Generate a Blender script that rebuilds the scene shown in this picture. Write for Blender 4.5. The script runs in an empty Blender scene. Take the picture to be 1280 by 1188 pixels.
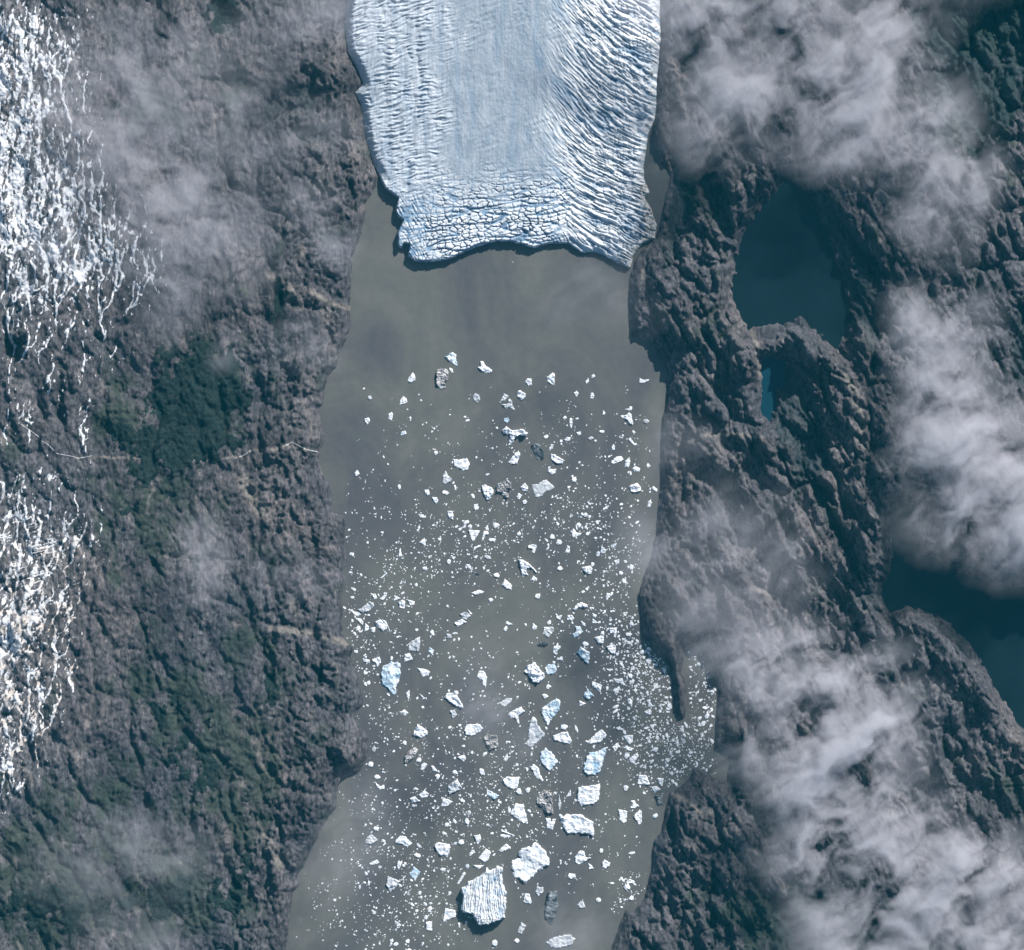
import bpy, math, random
import numpy as np
from mathutils import Vector

S = 5.0                       # metres per unit of the site plan
CX, CY = 640.0, 594.0
rnd = random.Random(11)
HAZE = .85e-6
C = bpy.context.scene.collection
SUN_AZ, SUN_EL = math.radians(31), math.radians(33)

# ------------------------------------------------------------------ noise
_rs = np.random.RandomState(5)
_perm = _rs.permutation(512)
_perm = np.concatenate([_perm, _perm, _perm])
_ang = _rs.rand(512) * 2 * np.pi
_gx, _gy = np.cos(_ang), np.sin(_ang)

def pn(x, y, seed=0):
    x = x + seed * 17.37; y = y + seed * 9.71
    xi = np.floor(x).astype(np.int64); yi = np.floor(y).astype(np.int64)
    xf = x - xi; yf = y - yi
    u = xf * xf * xf * (xf * (xf * 6 - 15) + 10); v = yf * yf * yf * (yf * (yf * 6 - 15) + 10)
    def g(ix, iy):
        h = _perm[(_perm[ix & 511] + iy) & 511]
        return _gx[h], _gy[h]
    a, b = g(xi, yi); n00 = a * xf + b * yf
    a, b = g(xi + 1, yi); n10 = a * (xf - 1) + b * yf
    a, b = g(xi, yi + 1); n01 = a * xf + b * (yf - 1)
    a, b = g(xi + 1, yi + 1); n11 = a * (xf - 1) + b * (yf - 1)
    return ((n00 * (1 - u) + n10 * u) * (1 - v) + (n01 * (1 - u) + n11 * u) * v) * 1.5

def fbm(x, y, oct=5, seed=0, gain=0.5):
    s = 0; a = 1.0; f = 1.0; t = 0
    for i in range(oct):
        s = s + a * pn(x * f, y * f, seed + i * 3); t += a; a *= gain; f *= 2.03
    return s / t

def ridged(x, y, oct=5, seed=0, gain=0.55):
    s = 0; a = 1.0; f = 1.0; t = 0; w = 1.0
    for i in range(oct):
        n = 1 - np.abs(pn(x * f, y * f, seed + i * 5)); n = n * n * w
        s = s + a * n; t += a; w = np.clip(n * 1.6, 0, 1); a *= gain; f *= 2.1
    return s / t

def sm(a, b, x):
    t = np.clip((x - a) / (b - a), 0, 1); return t * t * (3 - 2 * t)

def worley(x, y, seed=0):
    xi = np.floor(x).astype(np.int64); yi = np.floor(y).astype(np.int64)
    f1 = np.full(x.shape, 9.0); f2 = np.full(x.shape, 9.0); cid = np.zeros(x.shape)
    for dx in (-1, 0, 1):
        for dy in (-1, 0, 1):
            cx = xi + dx; cy = yi + dy
            h = _perm[(_perm[(cx + seed) & 511] + cy) & 511]
            h2 = _perm[(h + 77) & 511]
            px = cx + 0.5 + (h / 512 - .5) * .85; py = cy + 0.5 + (h2 / 512 - .5) * .85
            d = np.hypot(px - x, py - y)
            nf = d < f1
            f2 = np.where(nf, f1, np.minimum(f2, d)); cid = np.where(nf, h / 512., cid); f1 = np.where(nf, d, f1)
    return f1, f2, cid

def sdf(x, y, poly):
    """signed distance, positive inside"""
    P = np.array(poly, float); Q = np.roll(P, -1, 0)
    d = np.full(x.shape, 1e18); ins = np.zeros(x.shape, bool)
    for (ax, ay), (bx, by) in zip(P, Q):
        ex, ey = bx - ax, by - ay; L = ex * ex + ey * ey + 1e-12
        t = np.clip(((x - ax) * ex + (y - ay) * ey) / L, 0, 1)
        d = np.minimum(d, (x - ax - t * ex) ** 2 + (y - ay - t * ey) ** 2)
        if ay != by:
            c = ((ay > y) != (by > y)) & (x < (bx - ax) * (y - ay) / (by - ay) + ax)
            ins ^= c
    d = np.sqrt(d)
    return np.where(ins, d, -d)

def line_d(x, y, pts):
    d = np.full(x.shape, 1e18)
    for (ax, ay), (bx, by) in zip(pts[:-1], pts[1:]):
        ex, ey = bx - ax, by - ay; L = ex * ex + ey * ey + 1e-12
        t = np.clip(((x - ax) * ex + (y - ay) * ey) / L, 0, 1)
        d = np.minimum(d, (x - ax - t * ex) ** 2 + (y - ay - t * ey) ** 2)
    return np.sqrt(d)

def blobs(x, y, L):
    s = np.zeros(x.shape)
    for b in L:
        cx, cy, rx, ry, w = b[:5]
        a = math.radians(b[5]) if len(b) > 5 else 0
        dx = x - cx; dy = y - cy
        u = dx * math.cos(a) + dy * math.sin(a); v = -dx * math.sin(a) + dy * math.cos(a)
        s = 1 - (1 - s) * (1 - np.clip(w * np.exp(-((u / rx) ** 2 + (v / ry) ** 2)), 0, 1))
    return s

def flow(xa, xb, ya, yb, stp, starts, ang, seed, step=1.1, wob=34, sx=26., sy=40., life=(20, 110)):
    """drainage lines: many walkers drifting down one direction field, merging as they go; returns how much passes each cell"""
    rs = np.random.RandomState(seed)
    nx, ny = int((xb - xa) / stp) + 1, int((yb - ya) / stp) + 1
    acc = np.zeros((ny, nx)); x, y = starts[:, 0].copy(), starts[:, 1].copy()
    lf = rs.uniform(life[0], life[1], len(x)) / step
    for k in range(int(life[1] / step)):
        a = ang(x, y) + np.radians(wob) * 2.2 * (pn(x / sx, y / sy, seed) + .55 * pn(x / (sx * .4), y / (sy * .4), seed + 2))
        x = x + np.sin(a) * step; y = y + np.cos(a) * step
        ok = (k < lf) & (x > xa) & (x < xb - stp) & (y > ya) & (y < yb - stp)
        fx, fy = (x[ok] - xa) / stp, (y[ok] - ya) / stp; ix, iy = fx.astype(int), fy.astype(int); fx -= ix; fy -= iy
        for dx, dy, w in ((0, 0, (1 - fx) * (1 - fy)), (1, 0, fx * (1 - fy)), (0, 1, (1 - fx) * fy), (1, 1, fx * fy)):
            np.add.at(acc, (np.minimum(iy + dy, ny - 1), np.minimum(ix + dx, nx - 1)), w)
    return acc

def blur(a, n=1):
    for _ in range(n):
        p = np.pad(a, 1, mode='edge')
        a = (p[:-2, 1:-1] + p[2:, 1:-1] + 2 * p[1:-1, 1:-1]) / 4
        p = np.pad(a, 1, mode='edge'); a = (p[1:-1, :-2] + p[1:-1, 2:] + 2 * p[1:-1, 1:-1]) / 4
    return a

def pts(s):
    v = [float(t) for t in s.replace(',', ' ').split()]
    return list(zip(v[0::2], v[1::2]))

# ------------------------------------------------------------------ mesh helpers
def W(x, y, z):
    return np.stack([(x - CX) * S, (CY - y) * S, z * S], -1)

def mesh_np(name, co, faces, mat, smooth=True, parent=None, attrs=None, loc=None):
    co = np.asarray(co, np.float64)
    if loc is not None: co = co - np.array(loc)
    me = bpy.data.meshes.new(name)
    me.vertices.add(len(co)); me.vertices.foreach_set('co', co.astype(np.float32).ravel())
    faces = np.asarray(faces, np.int32); n = faces.shape[1]
    me.loops.add(faces.size); me.loops.foreach_set('vertex_index', faces.ravel())
    me.polygons.add(len(faces))
    me.polygons.foreach_set('loop_start', np.arange(0, faces.size, n, dtype=np.int32))
    me.polygons.foreach_set('use_smooth', np.full(len(faces), smooth))
    me.update(calc_edges=True)
    for k, v in (attrs or {}).items():
        if v.ndim == 2:
            a = me.attributes.new(k, 'FLOAT_COLOR', 'POINT'); a.data.foreach_set('color', v.astype(np.float32).ravel())
        else:
            a = me.attributes.new(k, 'FLOAT', 'POINT'); a.data.foreach_set('value', v.astype(np.float32).ravel())
    me.materials.append(mat)
    o = bpy.data.objects.new(name, me); C.objects.link(o)
    if loc is not None: o.location = loc
    if parent: o.parent = parent
    return o

def grid_mesh(name, X, Y, Z, mask, mat, **k):
    """quads where all four corners are in mask"""
    ny, nx = X.shape
    idx = np.arange(nx * ny).reshape(ny, nx)
    m = mask
    q = m[:-1, :-1] & m[1:, :-1] & m[1:, 1:] & m[:-1, 1:]
    f = np.stack([idx[1:, :-1][q], idx[1:, 1:][q], idx[:-1, 1:][q], idx[:-1, :-1][q]], -1)
    used = np.zeros(nx * ny, bool); used[f.ravel()] = True
    re = np.cumsum(used) - 1
    co = W(X, Y, Z).reshape(-1, 3)[used]
    at = {kk: v.reshape((nx * ny,) + v.shape[2:])[used] for kk, v in (k.pop('attrs', None) or {}).items()}
    return mesh_np(name, co, re[f], mat, attrs=at, **k)

def tag(o, label=None, cat=None, group=None, kind=None):
    if label: o['label'] = label
    if cat: o['category'] = cat
    if group: o['group'] = group
    if kind: o['kind'] = kind
    return o

# ------------------------------------------------------------------ materials
class M:
    def __init__(s, name):
        s.m = bpy.data.materials.new(name); s.m.use_nodes = True
        s.t = s.m.node_tree; s.t.nodes.clear()
        s.out = s.t.nodes.new('ShaderNodeOutputMaterial')
        s.b = s.t.nodes.new('ShaderNodeBsdfPrincipled'); s.t.links.new(s.b.outputs[0], s.out.inputs[0])
        s.g = s.t.nodes.new('ShaderNodeNewGeometry')
    def n(s, typ, **k):
        nd = s.t.nodes.new(typ)
        for a, v in k.items(): setattr(nd, a, v)
        return nd
    def l(s, a, b): s.t.links.new(a, b)
    def noise(s, scale, detail=4, rough=.55, stretch=None, dist=0):
        mp = s.n('ShaderNodeMapping'); s.l(s.g.outputs['Position'], mp.inputs[0])
        if stretch: mp.inputs['Rotation'].default_value = (0, 0, stretch[3]); mp.inputs['Scale'].default_value = stretch[:3]
        nz = s.n('ShaderNodeTexNoise'); nz.inputs['Scale'].default_value = scale
        nz.inputs['Detail'].default_value = detail; nz.inputs['Roughness'].default_value = rough; nz.inputs['Distortion'].default_value = dist
        s.l(mp.outputs[0], nz.inputs['Vector']); return nz.outputs['Fac']
    def ramp(s, fac, stops):
        r = s.n('ShaderNodeValToRGB'); e = r.color_ramp.elements
        while len(e) > 1: e.remove(e[-1])
        e[0].position = stops[0][0]; e[0].color = (*stops[0][1], 1)
        for p, c in stops[1:]:
            q = e.new(p); q.color = (*c, 1)
        s.l(fac, r.inputs[0]); return r.outputs[0]
    def mix(s, f, a, b, mode='MIX'):
        x = s.n('ShaderNodeMix', data_type='RGBA', blend_type=mode)
        for i, v in ((0, f), (6, a), (7, b)):
            if isinstance(v, (int, float)): x.inputs[i].default_value = v
            elif isinstance(v, tuple): x.inputs[i].default_value = (*v, 1)
            else: s.l(v, x.inputs[i])
        return x.outputs[2]
    def attr(s, name):
        a = s.n('ShaderNodeAttribute', attribute_name=name); return a
    def math(s, op, a, b=0):
        x = s.n('ShaderNodeMath', operation=op)
        for i, v in ((0, a), (1, b)):
            if isinstance(v, (int, float)): x.inputs[i].default_value = v
            else: s.l(v, x.inputs[i])
        return x.outputs[0]
    def bump(s, h, dist, strength=1.0, base=None):
        b = s.n('ShaderNodeBump'); b.inputs['Strength'].default_value = strength; b.inputs['Distance'].default_value = dist
        s.l(h, b.inputs['Height'])
        if base is not None: s.l(base, b.inputs['Normal'])
        return b.outputs[0]
    def fin(s, col, rough=.9, spec=.2, nrm=None):
        if isinstance(col, tuple): s.b.inputs['Base Color'].default_value = (*col, 1)
        else: s.l(col, s.b.inputs['Base Color'])
        if isinstance(rough, (int, float)): s.b.inputs['Roughness'].default_value = rough
        else: s.l(rough, s.b.inputs['Roughness'])
        s.b.inputs['Specular IOR Level'].default_value = spec
        if nrm is not None: s.l(nrm, s.b.inputs['Normal'])
        return s.m

def mat_terrain():
    m = M('rock_and_scree')
    a = m.attr('cover'); sep = m.n('ShaderNodeSeparateColor'); m.l(a.outputs['Color'], sep.inputs[0])
    n1 = m.noise(0.006, 6, .6, (1, .45, 1, .12), .4)
    n2 = m.noise(0.045, 8, .72, (1, .4, 1, .25), .6)
    n3 = m.noise(0.0016, 4, .6)
    rock = m.ramp(n1, [(.25, (.044, .047, .053)), (.45, (.082, .082, .090)), (.6, (.120, .117, .122)), (.8, (.20, .19, .187))])
    tone = m.ramp(n3, [(.35, (.80, .84, .92)), (.65, (1.06, 1.0, .99))])
    rock = m.mix(1.0, rock, tone, 'MULTIPLY')
    grain = m.ramp(n2, [(.30, (.18, .20, .24)), (.48, (.85, .86, .88)), (.70, (2.2, 2.08, 1.98))])
    rock = m.mix(1.0, rock, grain, 'MULTIPLY')
    veg = m.ramp(m.noise(0.03, 6, .7), [(.3, (.020, .034, .032)), (.55, (.045, .062, .050)), (.75, (.085, .092, .070))])
    col = m.mix(sep.outputs[1], rock, veg)
    scree = m.ramp(m.noise(0.05, 5, .7), [(.3, (.15, .138, .13)), (.7, (.30, .275, .25))])
    col = m.mix(sep.outputs[0], col, scree)
    col = m.mix(sep.outputs[2], col, (.020, .040, .048))  # shade of the traced hollows mixed into the rock colour
    mp = m.n('ShaderNodeMapping'); m.l(m.g.outputs['Position'], mp.inputs[0]); mp.inputs['Rotation'].default_value = (0, 0, -.35); mp.inputs['Scale'].default_value = (1, .4, 1)
    rd = m.n('ShaderNodeTexNoise', noise_type='RIDGED_MULTIFRACTAL'); rd.inputs['Scale'].default_value = .016; rd.inputs['Detail'].default_value = 6; rd.inputs['Roughness'].default_value = .75
    rd.inputs['Distortion'].default_value = .5; m.l(mp.outputs[0], rd.inputs['Vector'])
    du = m.attr('dusting'); fr = m.ramp(n2, [(.40, (0, 0, 0)), (.62, (1, 1, 1))])
    col = m.mix(m.math('MULTIPLY', m.math('MULTIPLY', du.outputs['Fac'], fr), .8), col, (.62, .62, .64))
    b = m.bump(n2, 18, 1.0); b = m.bump(rd.outputs['Fac'], 14, .6, b)
    return m.fin(col, .95, .1, b)

def mat_snow():
    m = M('snow_cover')
    col = m.ramp(m.noise(.03, 6, .7), [(.3, (.32, .35, .40)), (.48, (.54, .56, .59)), (.68, (.78, .78, .77))])
    sx_ = m.n('ShaderNodeSeparateXYZ'); m.l(m.g.outputs['Position'], sx_.inputs[0])
    low = m.n('ShaderNodeMapRange'); low.inputs['From Min'].default_value = 100; low.inputs['From Max'].default_value = -900; m.l(sx_.outputs['Y'], low.inputs['Value'])
    dust = m.math('MULTIPLY', low.outputs[0], m.ramp(m.noise(.012, 4), [(.45, (0, 0, 0)), (.62, (.7, .7, .7))]))
    col = m.mix(dust, col, (.46, .37, .29))
    return m.fin(col, .7, .2, m.bump(m.noise(.06, 5), 5, .8))

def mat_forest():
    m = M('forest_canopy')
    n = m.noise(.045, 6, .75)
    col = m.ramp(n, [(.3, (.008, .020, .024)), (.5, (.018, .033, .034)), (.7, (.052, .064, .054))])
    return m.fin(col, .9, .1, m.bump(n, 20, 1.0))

def mat_fjord():
    m = M('silty_water')
    n = m.noise(.0011, 6, .6, (1.4, .8, 1, .3), 1.2)
    col = m.ramp(n, [(.36, (.070, .070, .079)), (.46, (.090, .091, .090)), (.56, (.109, .111, .102)), (.68, (.140, .139, .130))])
    f = m.noise(.02, 4, .6)
    col = m.mix(.12, col, m.ramp(f, [(.3, (.08, .09, .10)), (.7, (.2, .2, .19))]))
    return m.fin(col, .55, .3, m.bump(m.noise(.05, 3, .6), 1.2, .6))

def mat_lake_shade(name, c, c2):
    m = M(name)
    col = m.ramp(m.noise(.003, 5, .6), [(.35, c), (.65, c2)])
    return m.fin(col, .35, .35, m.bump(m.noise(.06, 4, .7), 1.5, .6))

def mat_glacier():
    m = M('glacier_ice')
    a = m.attr('tone'); sep = m.n('ShaderNodeSeparateColor'); m.l(a.outputs['Color'], sep.inputs[0])
    n = m.noise(.025, 6, .65, (1, .5, 1, 0))
    ice = m.ramp(n, [(.3, (.235, .295, .355)), (.6, (.335, .385, .44))])
    white = m.ramp(n, [(.3, (.62, .66, .70)), (.6, (.80, .81, .82))])
    col = m.mix(sep.outputs[0], ice, white)
    col = m.mix(sep.outputs[1], col, (.07, .19, .33))
    col = m.mix(sep.outputs[2], col, (.10, .10, .11))
    return m.fin(col, .55, .3, m.bump(m.noise(.05, 6, .7, (1, .6, 1, 0)), 5, .7))

def mat_ice(name, a, b, c=None, bump=3):
    m = M(name)
    n = m.noise(.022, 7, .68, None, .6)
    st = [(.34, a), (.47, b)] + ([(.60, c)] if c else [])
    return m.fin(m.ramp(n, st), .5, .35, m.bump(n, bump, .8))

def mat_cloud(name, dens):
    m = bpy.data.materials.new(name); m.use_nodes = True; t = m.node_tree; t.nodes.clear()
    o = t.nodes.new('ShaderNodeOutputMaterial'); v = t.nodes.new('ShaderNodeVolumePrincipled')
    v.inputs['Color'].default_value = (.95, .94, 1.0, 1); v.inputs['Density'].default_value = dens
    v.inputs['Anisotropy'].default_value = .0
    t.links.new(v.outputs[0], o.inputs['Volume']); return m

# ------------------------------------------------------------------ shore lines
WEST = pts("440,-170 438,-60 436,0 433,30 437,64 450,90 455,108 446,118 455,133 459,170 468,203 474,222 468,236 456,256 457,272 449,300 441,320 439,350 437,383 439,405 432,425 423,445 420,460 410,470 405,490 403,507 398,510 402,535 406,550 400,565 399,580 405,595 412,602 415,625 416,640 424,643 431,646 432,660 430,680 434,700 430,715 431,730 427,745 428,790 431,800 441,810 438,822 447,845 454,880 446,890 443,895 450,910 460,920 459,945 452,962 445,968 428,974 422,985 420,1010 405,1030 393,1055 378,1085 370,1098 373,1106 366,1116 362,1150 357,1188 350,1230 340,1400")
EAST = pts("828,-170 824,-60 822,0 823,40 821,90 818,140 813,170 816,180 822,190 826,206 834,212 838,224 833,240 828,262 824,285 818,300 802,312 794,326 788,342 785,370 787,400 790,420 810,425 820,445 830,455 834,470 832,500 828,520 826,545 825,570 826,600 822,640 820,665 815,690 805,720 797,745 800,765 802,790 806,802 817,814 828,823 837,834 841,860 842,884 847,896 852,900 857,897 857,879 859,860 852,841 854,820 857,806 870,804 880,816 888,829 896,844 897,870 895,900 893,931 891,938 908,933 912,955 908,978 893,974 884,966 874,964 866,958 862,973 850,985 837,991 832,1010 826,1041 816,1053 814,1083 806,1121 792,1141 782,1137 775,1156 762,1188 745,1230 720,1400")
BASIN = WEST + EAST[::-1]

LAKES_AND_SHADE = [  # name, outline, level; first and last stand in for cast mountain shade
 ('lake', "917,335 924,300 948,262 985,222 1012,240 1035,300 1052,345 1062,395 1050,440 1020,415 1000,398 985,404 960,424 943,424 925,402 915,370", 15),  # dark sheet in place of cast mountain shade
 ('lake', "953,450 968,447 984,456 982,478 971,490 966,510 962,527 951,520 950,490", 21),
 ('lake', "1113,655 1122,632 1150,628 1150,690 1200,716 1285,738 1440,770 1440,960 1300,930 1272,905 1258,880 1232,838 1205,800 1178,772 1150,762 1128,758 1112,770 1100,745 1108,720 1115,695", 8),  # dark sheet in place of cast mountain shade
]

# traced dark areas, carved as gullies to hold shade and darkened (outline, depth)
SHADE_GULLY = [
 ("835,95 850,140 862,200 872,260 858,300 842,320 828,300 838,230 834,170", 24),
 ("875,215 895,205 915,250 918,300 905,330 895,290 880,260", 18),
 ("838,62 880,66 900,70 925,62 915,100 880,130 862,110 850,90", 16),
 ("990,150 1040,260 1075,300 1110,340 1105,400 1096,450 1090,470 1070,400 1030,290 985,215", 20),
 ("980,455 1002,462 1022,505 1036,552 1040,585 1022,600 1005,612 985,640 990,600 985,560 968,560 966,525", 20),
 ("1012,600 1035,605 1048,630 1046,650 1070,700 1078,735 1058,705 1030,655 1015,630", 18),
 ("965,610 978,640 1000,680 995,705 975,668 962,640", 12),
 ("905,590 925,595 920,625 895,628 890,610", 10),
 ("1120,0 1290,0 1300,120 1240,180 1200,150 1160,70", 26),
 ("1150,75 1200,95 1235,160 1240,260 1215,220 1190,140", 18),
 ("1268,380 1300,360 1300,500 1262,480 1258,420", 24),
 ("1070,940 1165,980 1160,1025 1140,1012", 6),
 ("932,1000 960,1010 990,1050 992,1072 975,1062 950,1040 930,1012", 22),
 ("908,922 932,926 934,960 928,990 915,995 908,975", 18),
 ("888,1088 896,1090 898,1188 886,1188", 14),
 ("840,1010 850,1040 845,1070 832,1060 832,1030", 14),
 ("812,1110 825,1105 828,1140 815,1145", 12),
 ("918,1150 945,1150 945,1180 915,1175", 12),
 ("955,1110 985,1118 1000,1160 960,1150", 8),
 ("1003,800 1024,720 1030,760 1026,780", 9),
 ("1110,800 1135,815 1130,830 1105,820", 12),
 ("250,100 300,90 345,110 400,105 420,140 360,150 300,120", 8),
 ("262,0 300,5 300,50 275,45", 12),
 ("360,160 400,160 430,150 440,175 400,190 370,180", 10),
 ("10,420 35,425 35,450 20,462 8,445", 16),
 ("72,450 84,450 85,545 70,520", 12),
 ("345,350 358,360 352,440 340,440", 10),
 ("265,390 285,395 280,412 258,410", 8),
 ("335,800 345,820 348,860 330,855", 10),
 ("388,830 408,835 405,862 392,855", 10),
 ("420,955 452,958 440,968 424,972", 6),
 ("365,1080 373,1092 366,1112 356,1095", 5),
 ("180,985 190,1000 185,1030 178,1020", 8),
 ("236,1010 250,1020 248,1050 234,1045", 8),
 ("184,820 190,822 186,880 182,880", 7),
 ("822,800 838,805 835,815 815,812", 8),
 ("830,820 840,830 850,885 850,895 842,870", 10),
 ("405,230 420,240 416,275 404,260", 6),
]
SCREE = [("96,573 130,571 168,573 205,570 240,576 275,574 302,571 318,563 345,562 360,557 398,566", 1.7), ("335,345 350,350 365,362", 5), ("390,366 415,380 438,386", 4), ("340,785 380,790 410,796 432,804", 5),
 ("868,545 920,543 952,548", 2.2), ("840,993 858,1000 880,1022 905,1036 925,1055 945,1065 982,1075", 3), ("900,1030 906,1042", 5),
 ("305,600 318,622 330,640", 10), ("940,735 975,748 985,755", 3), ("330,1045 345,1060 350,1085", 6), ("930,395 945,430 950,470", 4),
 ("1055,470 1072,500 1076,560", 4),]
VEG_AND_SHADE = [(255,500,60,70,.9),(120,640,40,60,.5),(160,520,50,40,.7),(200,640,70,70,.6),(230,880,90,120,.55),(350,380,14,60,.6),(100,1020,120,60,.6),(300,1000,50,80,.6),
 (60,1120,120,80,.75),(230,1130,90,60,.7),(300,930,60,60,.5),(190,150,80,30,.4),(400,480,20,30,.5),(1030,1180,110,60,.9),(930,1130,60,50,.45),(1180,1180,90,30,.6),
 (1230,40,90,80,.8),(1210,150,60,90,.7),(345,860,14,40,.6),(280,120,60,40,.5),(380,920,60,30,.35),(860,250,30,80,.5),(880,400,20,50,.4),(1240,1000,60,60,.35),(330,780,60,80,.3),(40,560,60,20,.5)]  # one green patch paints in the shade right of the glacier

# ------------------------------------------------------------------ terrain height field
x0, x1, y0, y1, st = -150, 1430, -150, 1350, 1.6
gx = np.arange(x0, x1, st); gy = np.arange(y0, y1, st)
X, Y = np.meshgrid(gx, gy)
def warp(X, Y, a, f, s):
    return X + a * fbm(X * f, Y * f, 4, s), Y + a * fbm(X * f, Y * f, 4, s + 40)

east = sm(560, 700, X)
bas = sdf(X, Y, BASIN)
sh = -(bas + 2.2 * fbm(X / 9, Y / 9, 4, 3))            # distance inland
d = np.maximum(sh, 0)
h = 22 * (1 - np.exp(-d / 16)) + 16 * (1 - np.exp(-d / 90)) * (1 - east * .3) + 0.055 * d
h = h + (1 - east) * 20 * sm(240, 0, X)
xw, yw = warp(X, Y, 26, 1 / 90., 60)
ce, se = math.cos(math.radians(-28)), math.sin(math.radians(-28))
ue = xw * ce + yw * se; ve = -xw * se + yw * ce       # strike of the eastern ridges
re_ = ridged(ue / 52, ve / 150, 6, 2) ; rf = ridged(ue / 15, ve / 42, 4, 31)
cw, sw = math.cos(math.radians(-8)), math.sin(math.radians(-8))
uw = xw * cw + yw * sw; vw = -xw * sw + yw * cw
rw = ridged(uw / 60, vw / 150, 6, 7); rg = ridged(uw / 16, vw / 40, 4, 13)
ce_, se_ = math.cos(math.radians(-27)), math.sin(math.radians(-27))
amp = sm(0, 40, d)
def crag(u, v, a, b, seed):
    f1, f2, cd = worley(u / a + .25 * fbm(u / a, v / b, 2, seed), v / b, seed)
    return (.9 * (cd - .5) * sm(0, .22, f2 - f1) - .9 * (f1 - .45)) - .25 * sm(.10, 0, f2 - f1)
xq, yq = warp(X, Y, 9, 1 / 70., 300)
uq = xq * ce_ + yq * se_; vq = -xq * se_ + yq * ce_
k1 = crag(uq, vq, 30, 72, 11); k2 = crag(uq + 4 * k1, vq, 11, 27, 12); k3 = crag(X * .98 + Y * .17, Y * .98 - X * .17, 14, 22, 13)
h = h + amp * (east * (15 * (re_ - .5) + 3.5 * (rf - .5) + 15 * k1 + 9.5 * k2) + (1 - east) * ((20 * (rw - .5)) * (.45 + .55 * sm(70, 25, d)) + 4.5 * (rg - .5) * (.35 + .65 * sm(110, 50, d)) + 7.5 * k3 * (.35 + .65 * sm(125, 60, d)) + 5 * k1 * sm(20, 90, d)))
h = h + sm(0, 12, d) * (.55 + .45 * np.maximum(east, sm(120, 50, d))) * ((4.4 - 2.6 * east) * fbm(X / 11, Y / 17, 4, 21, .6) + (4.0 - 1.2 * east) * (ridged(ue / 5.5, ve / 12, 3, 55) - .5) + 1.6 * pn(X / 4.2, Y / 6, 77))
rsd = np.random.RandomState(3)
stt = np.stack([rsd.uniform(x0, x1, 22000), rsd.uniform(y0, y1, 22000)], -1)
def field(x, y): # which way the slopes drain, clockwise from straight down
    e = sm(560, 700, x)
    return (1 - e) * np.radians(8 + 26 * sm(250, 420, x)) + e * np.radians(22)
ch = flow(x0, x1, y0, y1, st, stt, field, 21, 1.5, 46, 44., 60., (30, 120))[:X.shape[0], :X.shape[1]]
ch = np.pad(ch, ((0, X.shape[0] - ch.shape[0]), (0, X.shape[1] - ch.shape[1])))
chl = np.log1p(blur(ch, 1)) ; chw = np.log1p(blur(ch, 6))
h = h - sm(3, 30, d) * ((1.5 + .5 * east) * chl + (1.5 + .8 * east) * chw) + sm(3, 30, d) * (2.5 + 1.5 * east)
MASSIF = pts("985,424 1003,398 1040,412 1078,446 1108,492 1130,548 1134,590 1126,618 1112,640 1114,700 1100,728 1080,706 1062,660 1052,615 1062,590 1050,545 1036,500 1018,462 996,446")
ms = sdf(X, Y, MASSIF) + 5 * fbm(X / 12, Y / 16, 4, 201)
h = h + 11 * sm(-4, 9, ms) + 7 * sm(-2, 20, ms) * (ridged(ue / 16, ve / 40, 5, 203) - .4)
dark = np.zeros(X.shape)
for poly, dep in SHADE_GULLY:
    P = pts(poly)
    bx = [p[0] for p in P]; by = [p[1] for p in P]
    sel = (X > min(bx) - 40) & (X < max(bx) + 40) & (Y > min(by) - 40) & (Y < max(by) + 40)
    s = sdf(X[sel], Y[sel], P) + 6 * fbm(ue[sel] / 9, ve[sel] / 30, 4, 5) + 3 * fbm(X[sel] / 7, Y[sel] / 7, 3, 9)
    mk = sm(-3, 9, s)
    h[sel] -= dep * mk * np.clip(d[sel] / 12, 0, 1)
    dark[sel] = np.maximum(dark[sel], mk * min(1, dep / 18))  # carved outlines also darken the ground colour as shade
h = np.maximum(h, np.minimum(d, 2.0) * 1.2)
lake_shade_s = []
for nm, poly, lz in LAKES_AND_SHADE:
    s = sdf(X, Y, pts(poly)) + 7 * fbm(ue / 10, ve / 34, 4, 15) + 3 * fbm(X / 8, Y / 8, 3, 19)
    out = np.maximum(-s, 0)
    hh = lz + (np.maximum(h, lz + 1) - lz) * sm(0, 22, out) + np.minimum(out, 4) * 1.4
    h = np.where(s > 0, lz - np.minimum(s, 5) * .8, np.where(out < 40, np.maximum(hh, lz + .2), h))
    lake_shade_s.append(s)
h = np.where(sh < 0, np.maximum(sh * 1.4, -12), h)
H = h
scree = np.zeros(X.shape)
for p, w in SCREE:
    scree = np.maximum(scree, sm(w * 1.3, w * .2, line_d(X, Y, pts(p)) + 2.6 * fbm(X / 5, Y / 5, 3, 8)) * .85)
scree = np.maximum(scree, .55 * sm(.32, .55, fbm(uw / 14, vw / 40, 5, 44)) )
vegn = fbm(X / 40, Y / 56, 6, 51, .62)
veg = np.clip(blobs(X, Y, VEG_AND_SHADE) * 1.2 + vegn * 1.5 - .16, 0, 1)
veg = sm(.15, .75, veg) * (1 - .9 * scree)
dust = blobs(X, Y, [(0,240,90,140,.9),(60,120,60,80,.6),(100,290,60,80,.5),(0,50,80,60,.7),(0,700,60,90,.75),(0,870,55,110,.9),(70,680,50,60,.4)]) * sm(-.35, .45, fbm(X / 7, Y / 16, 5, 301, .65))
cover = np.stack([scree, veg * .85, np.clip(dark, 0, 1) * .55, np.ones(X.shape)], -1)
t = grid_mesh('terrain', X, Y, H, np.ones(X.shape, bool), mat_terrain(), attrs={'cover': cover, 'dusting': dust})
tag(t, kind='structure')
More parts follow.
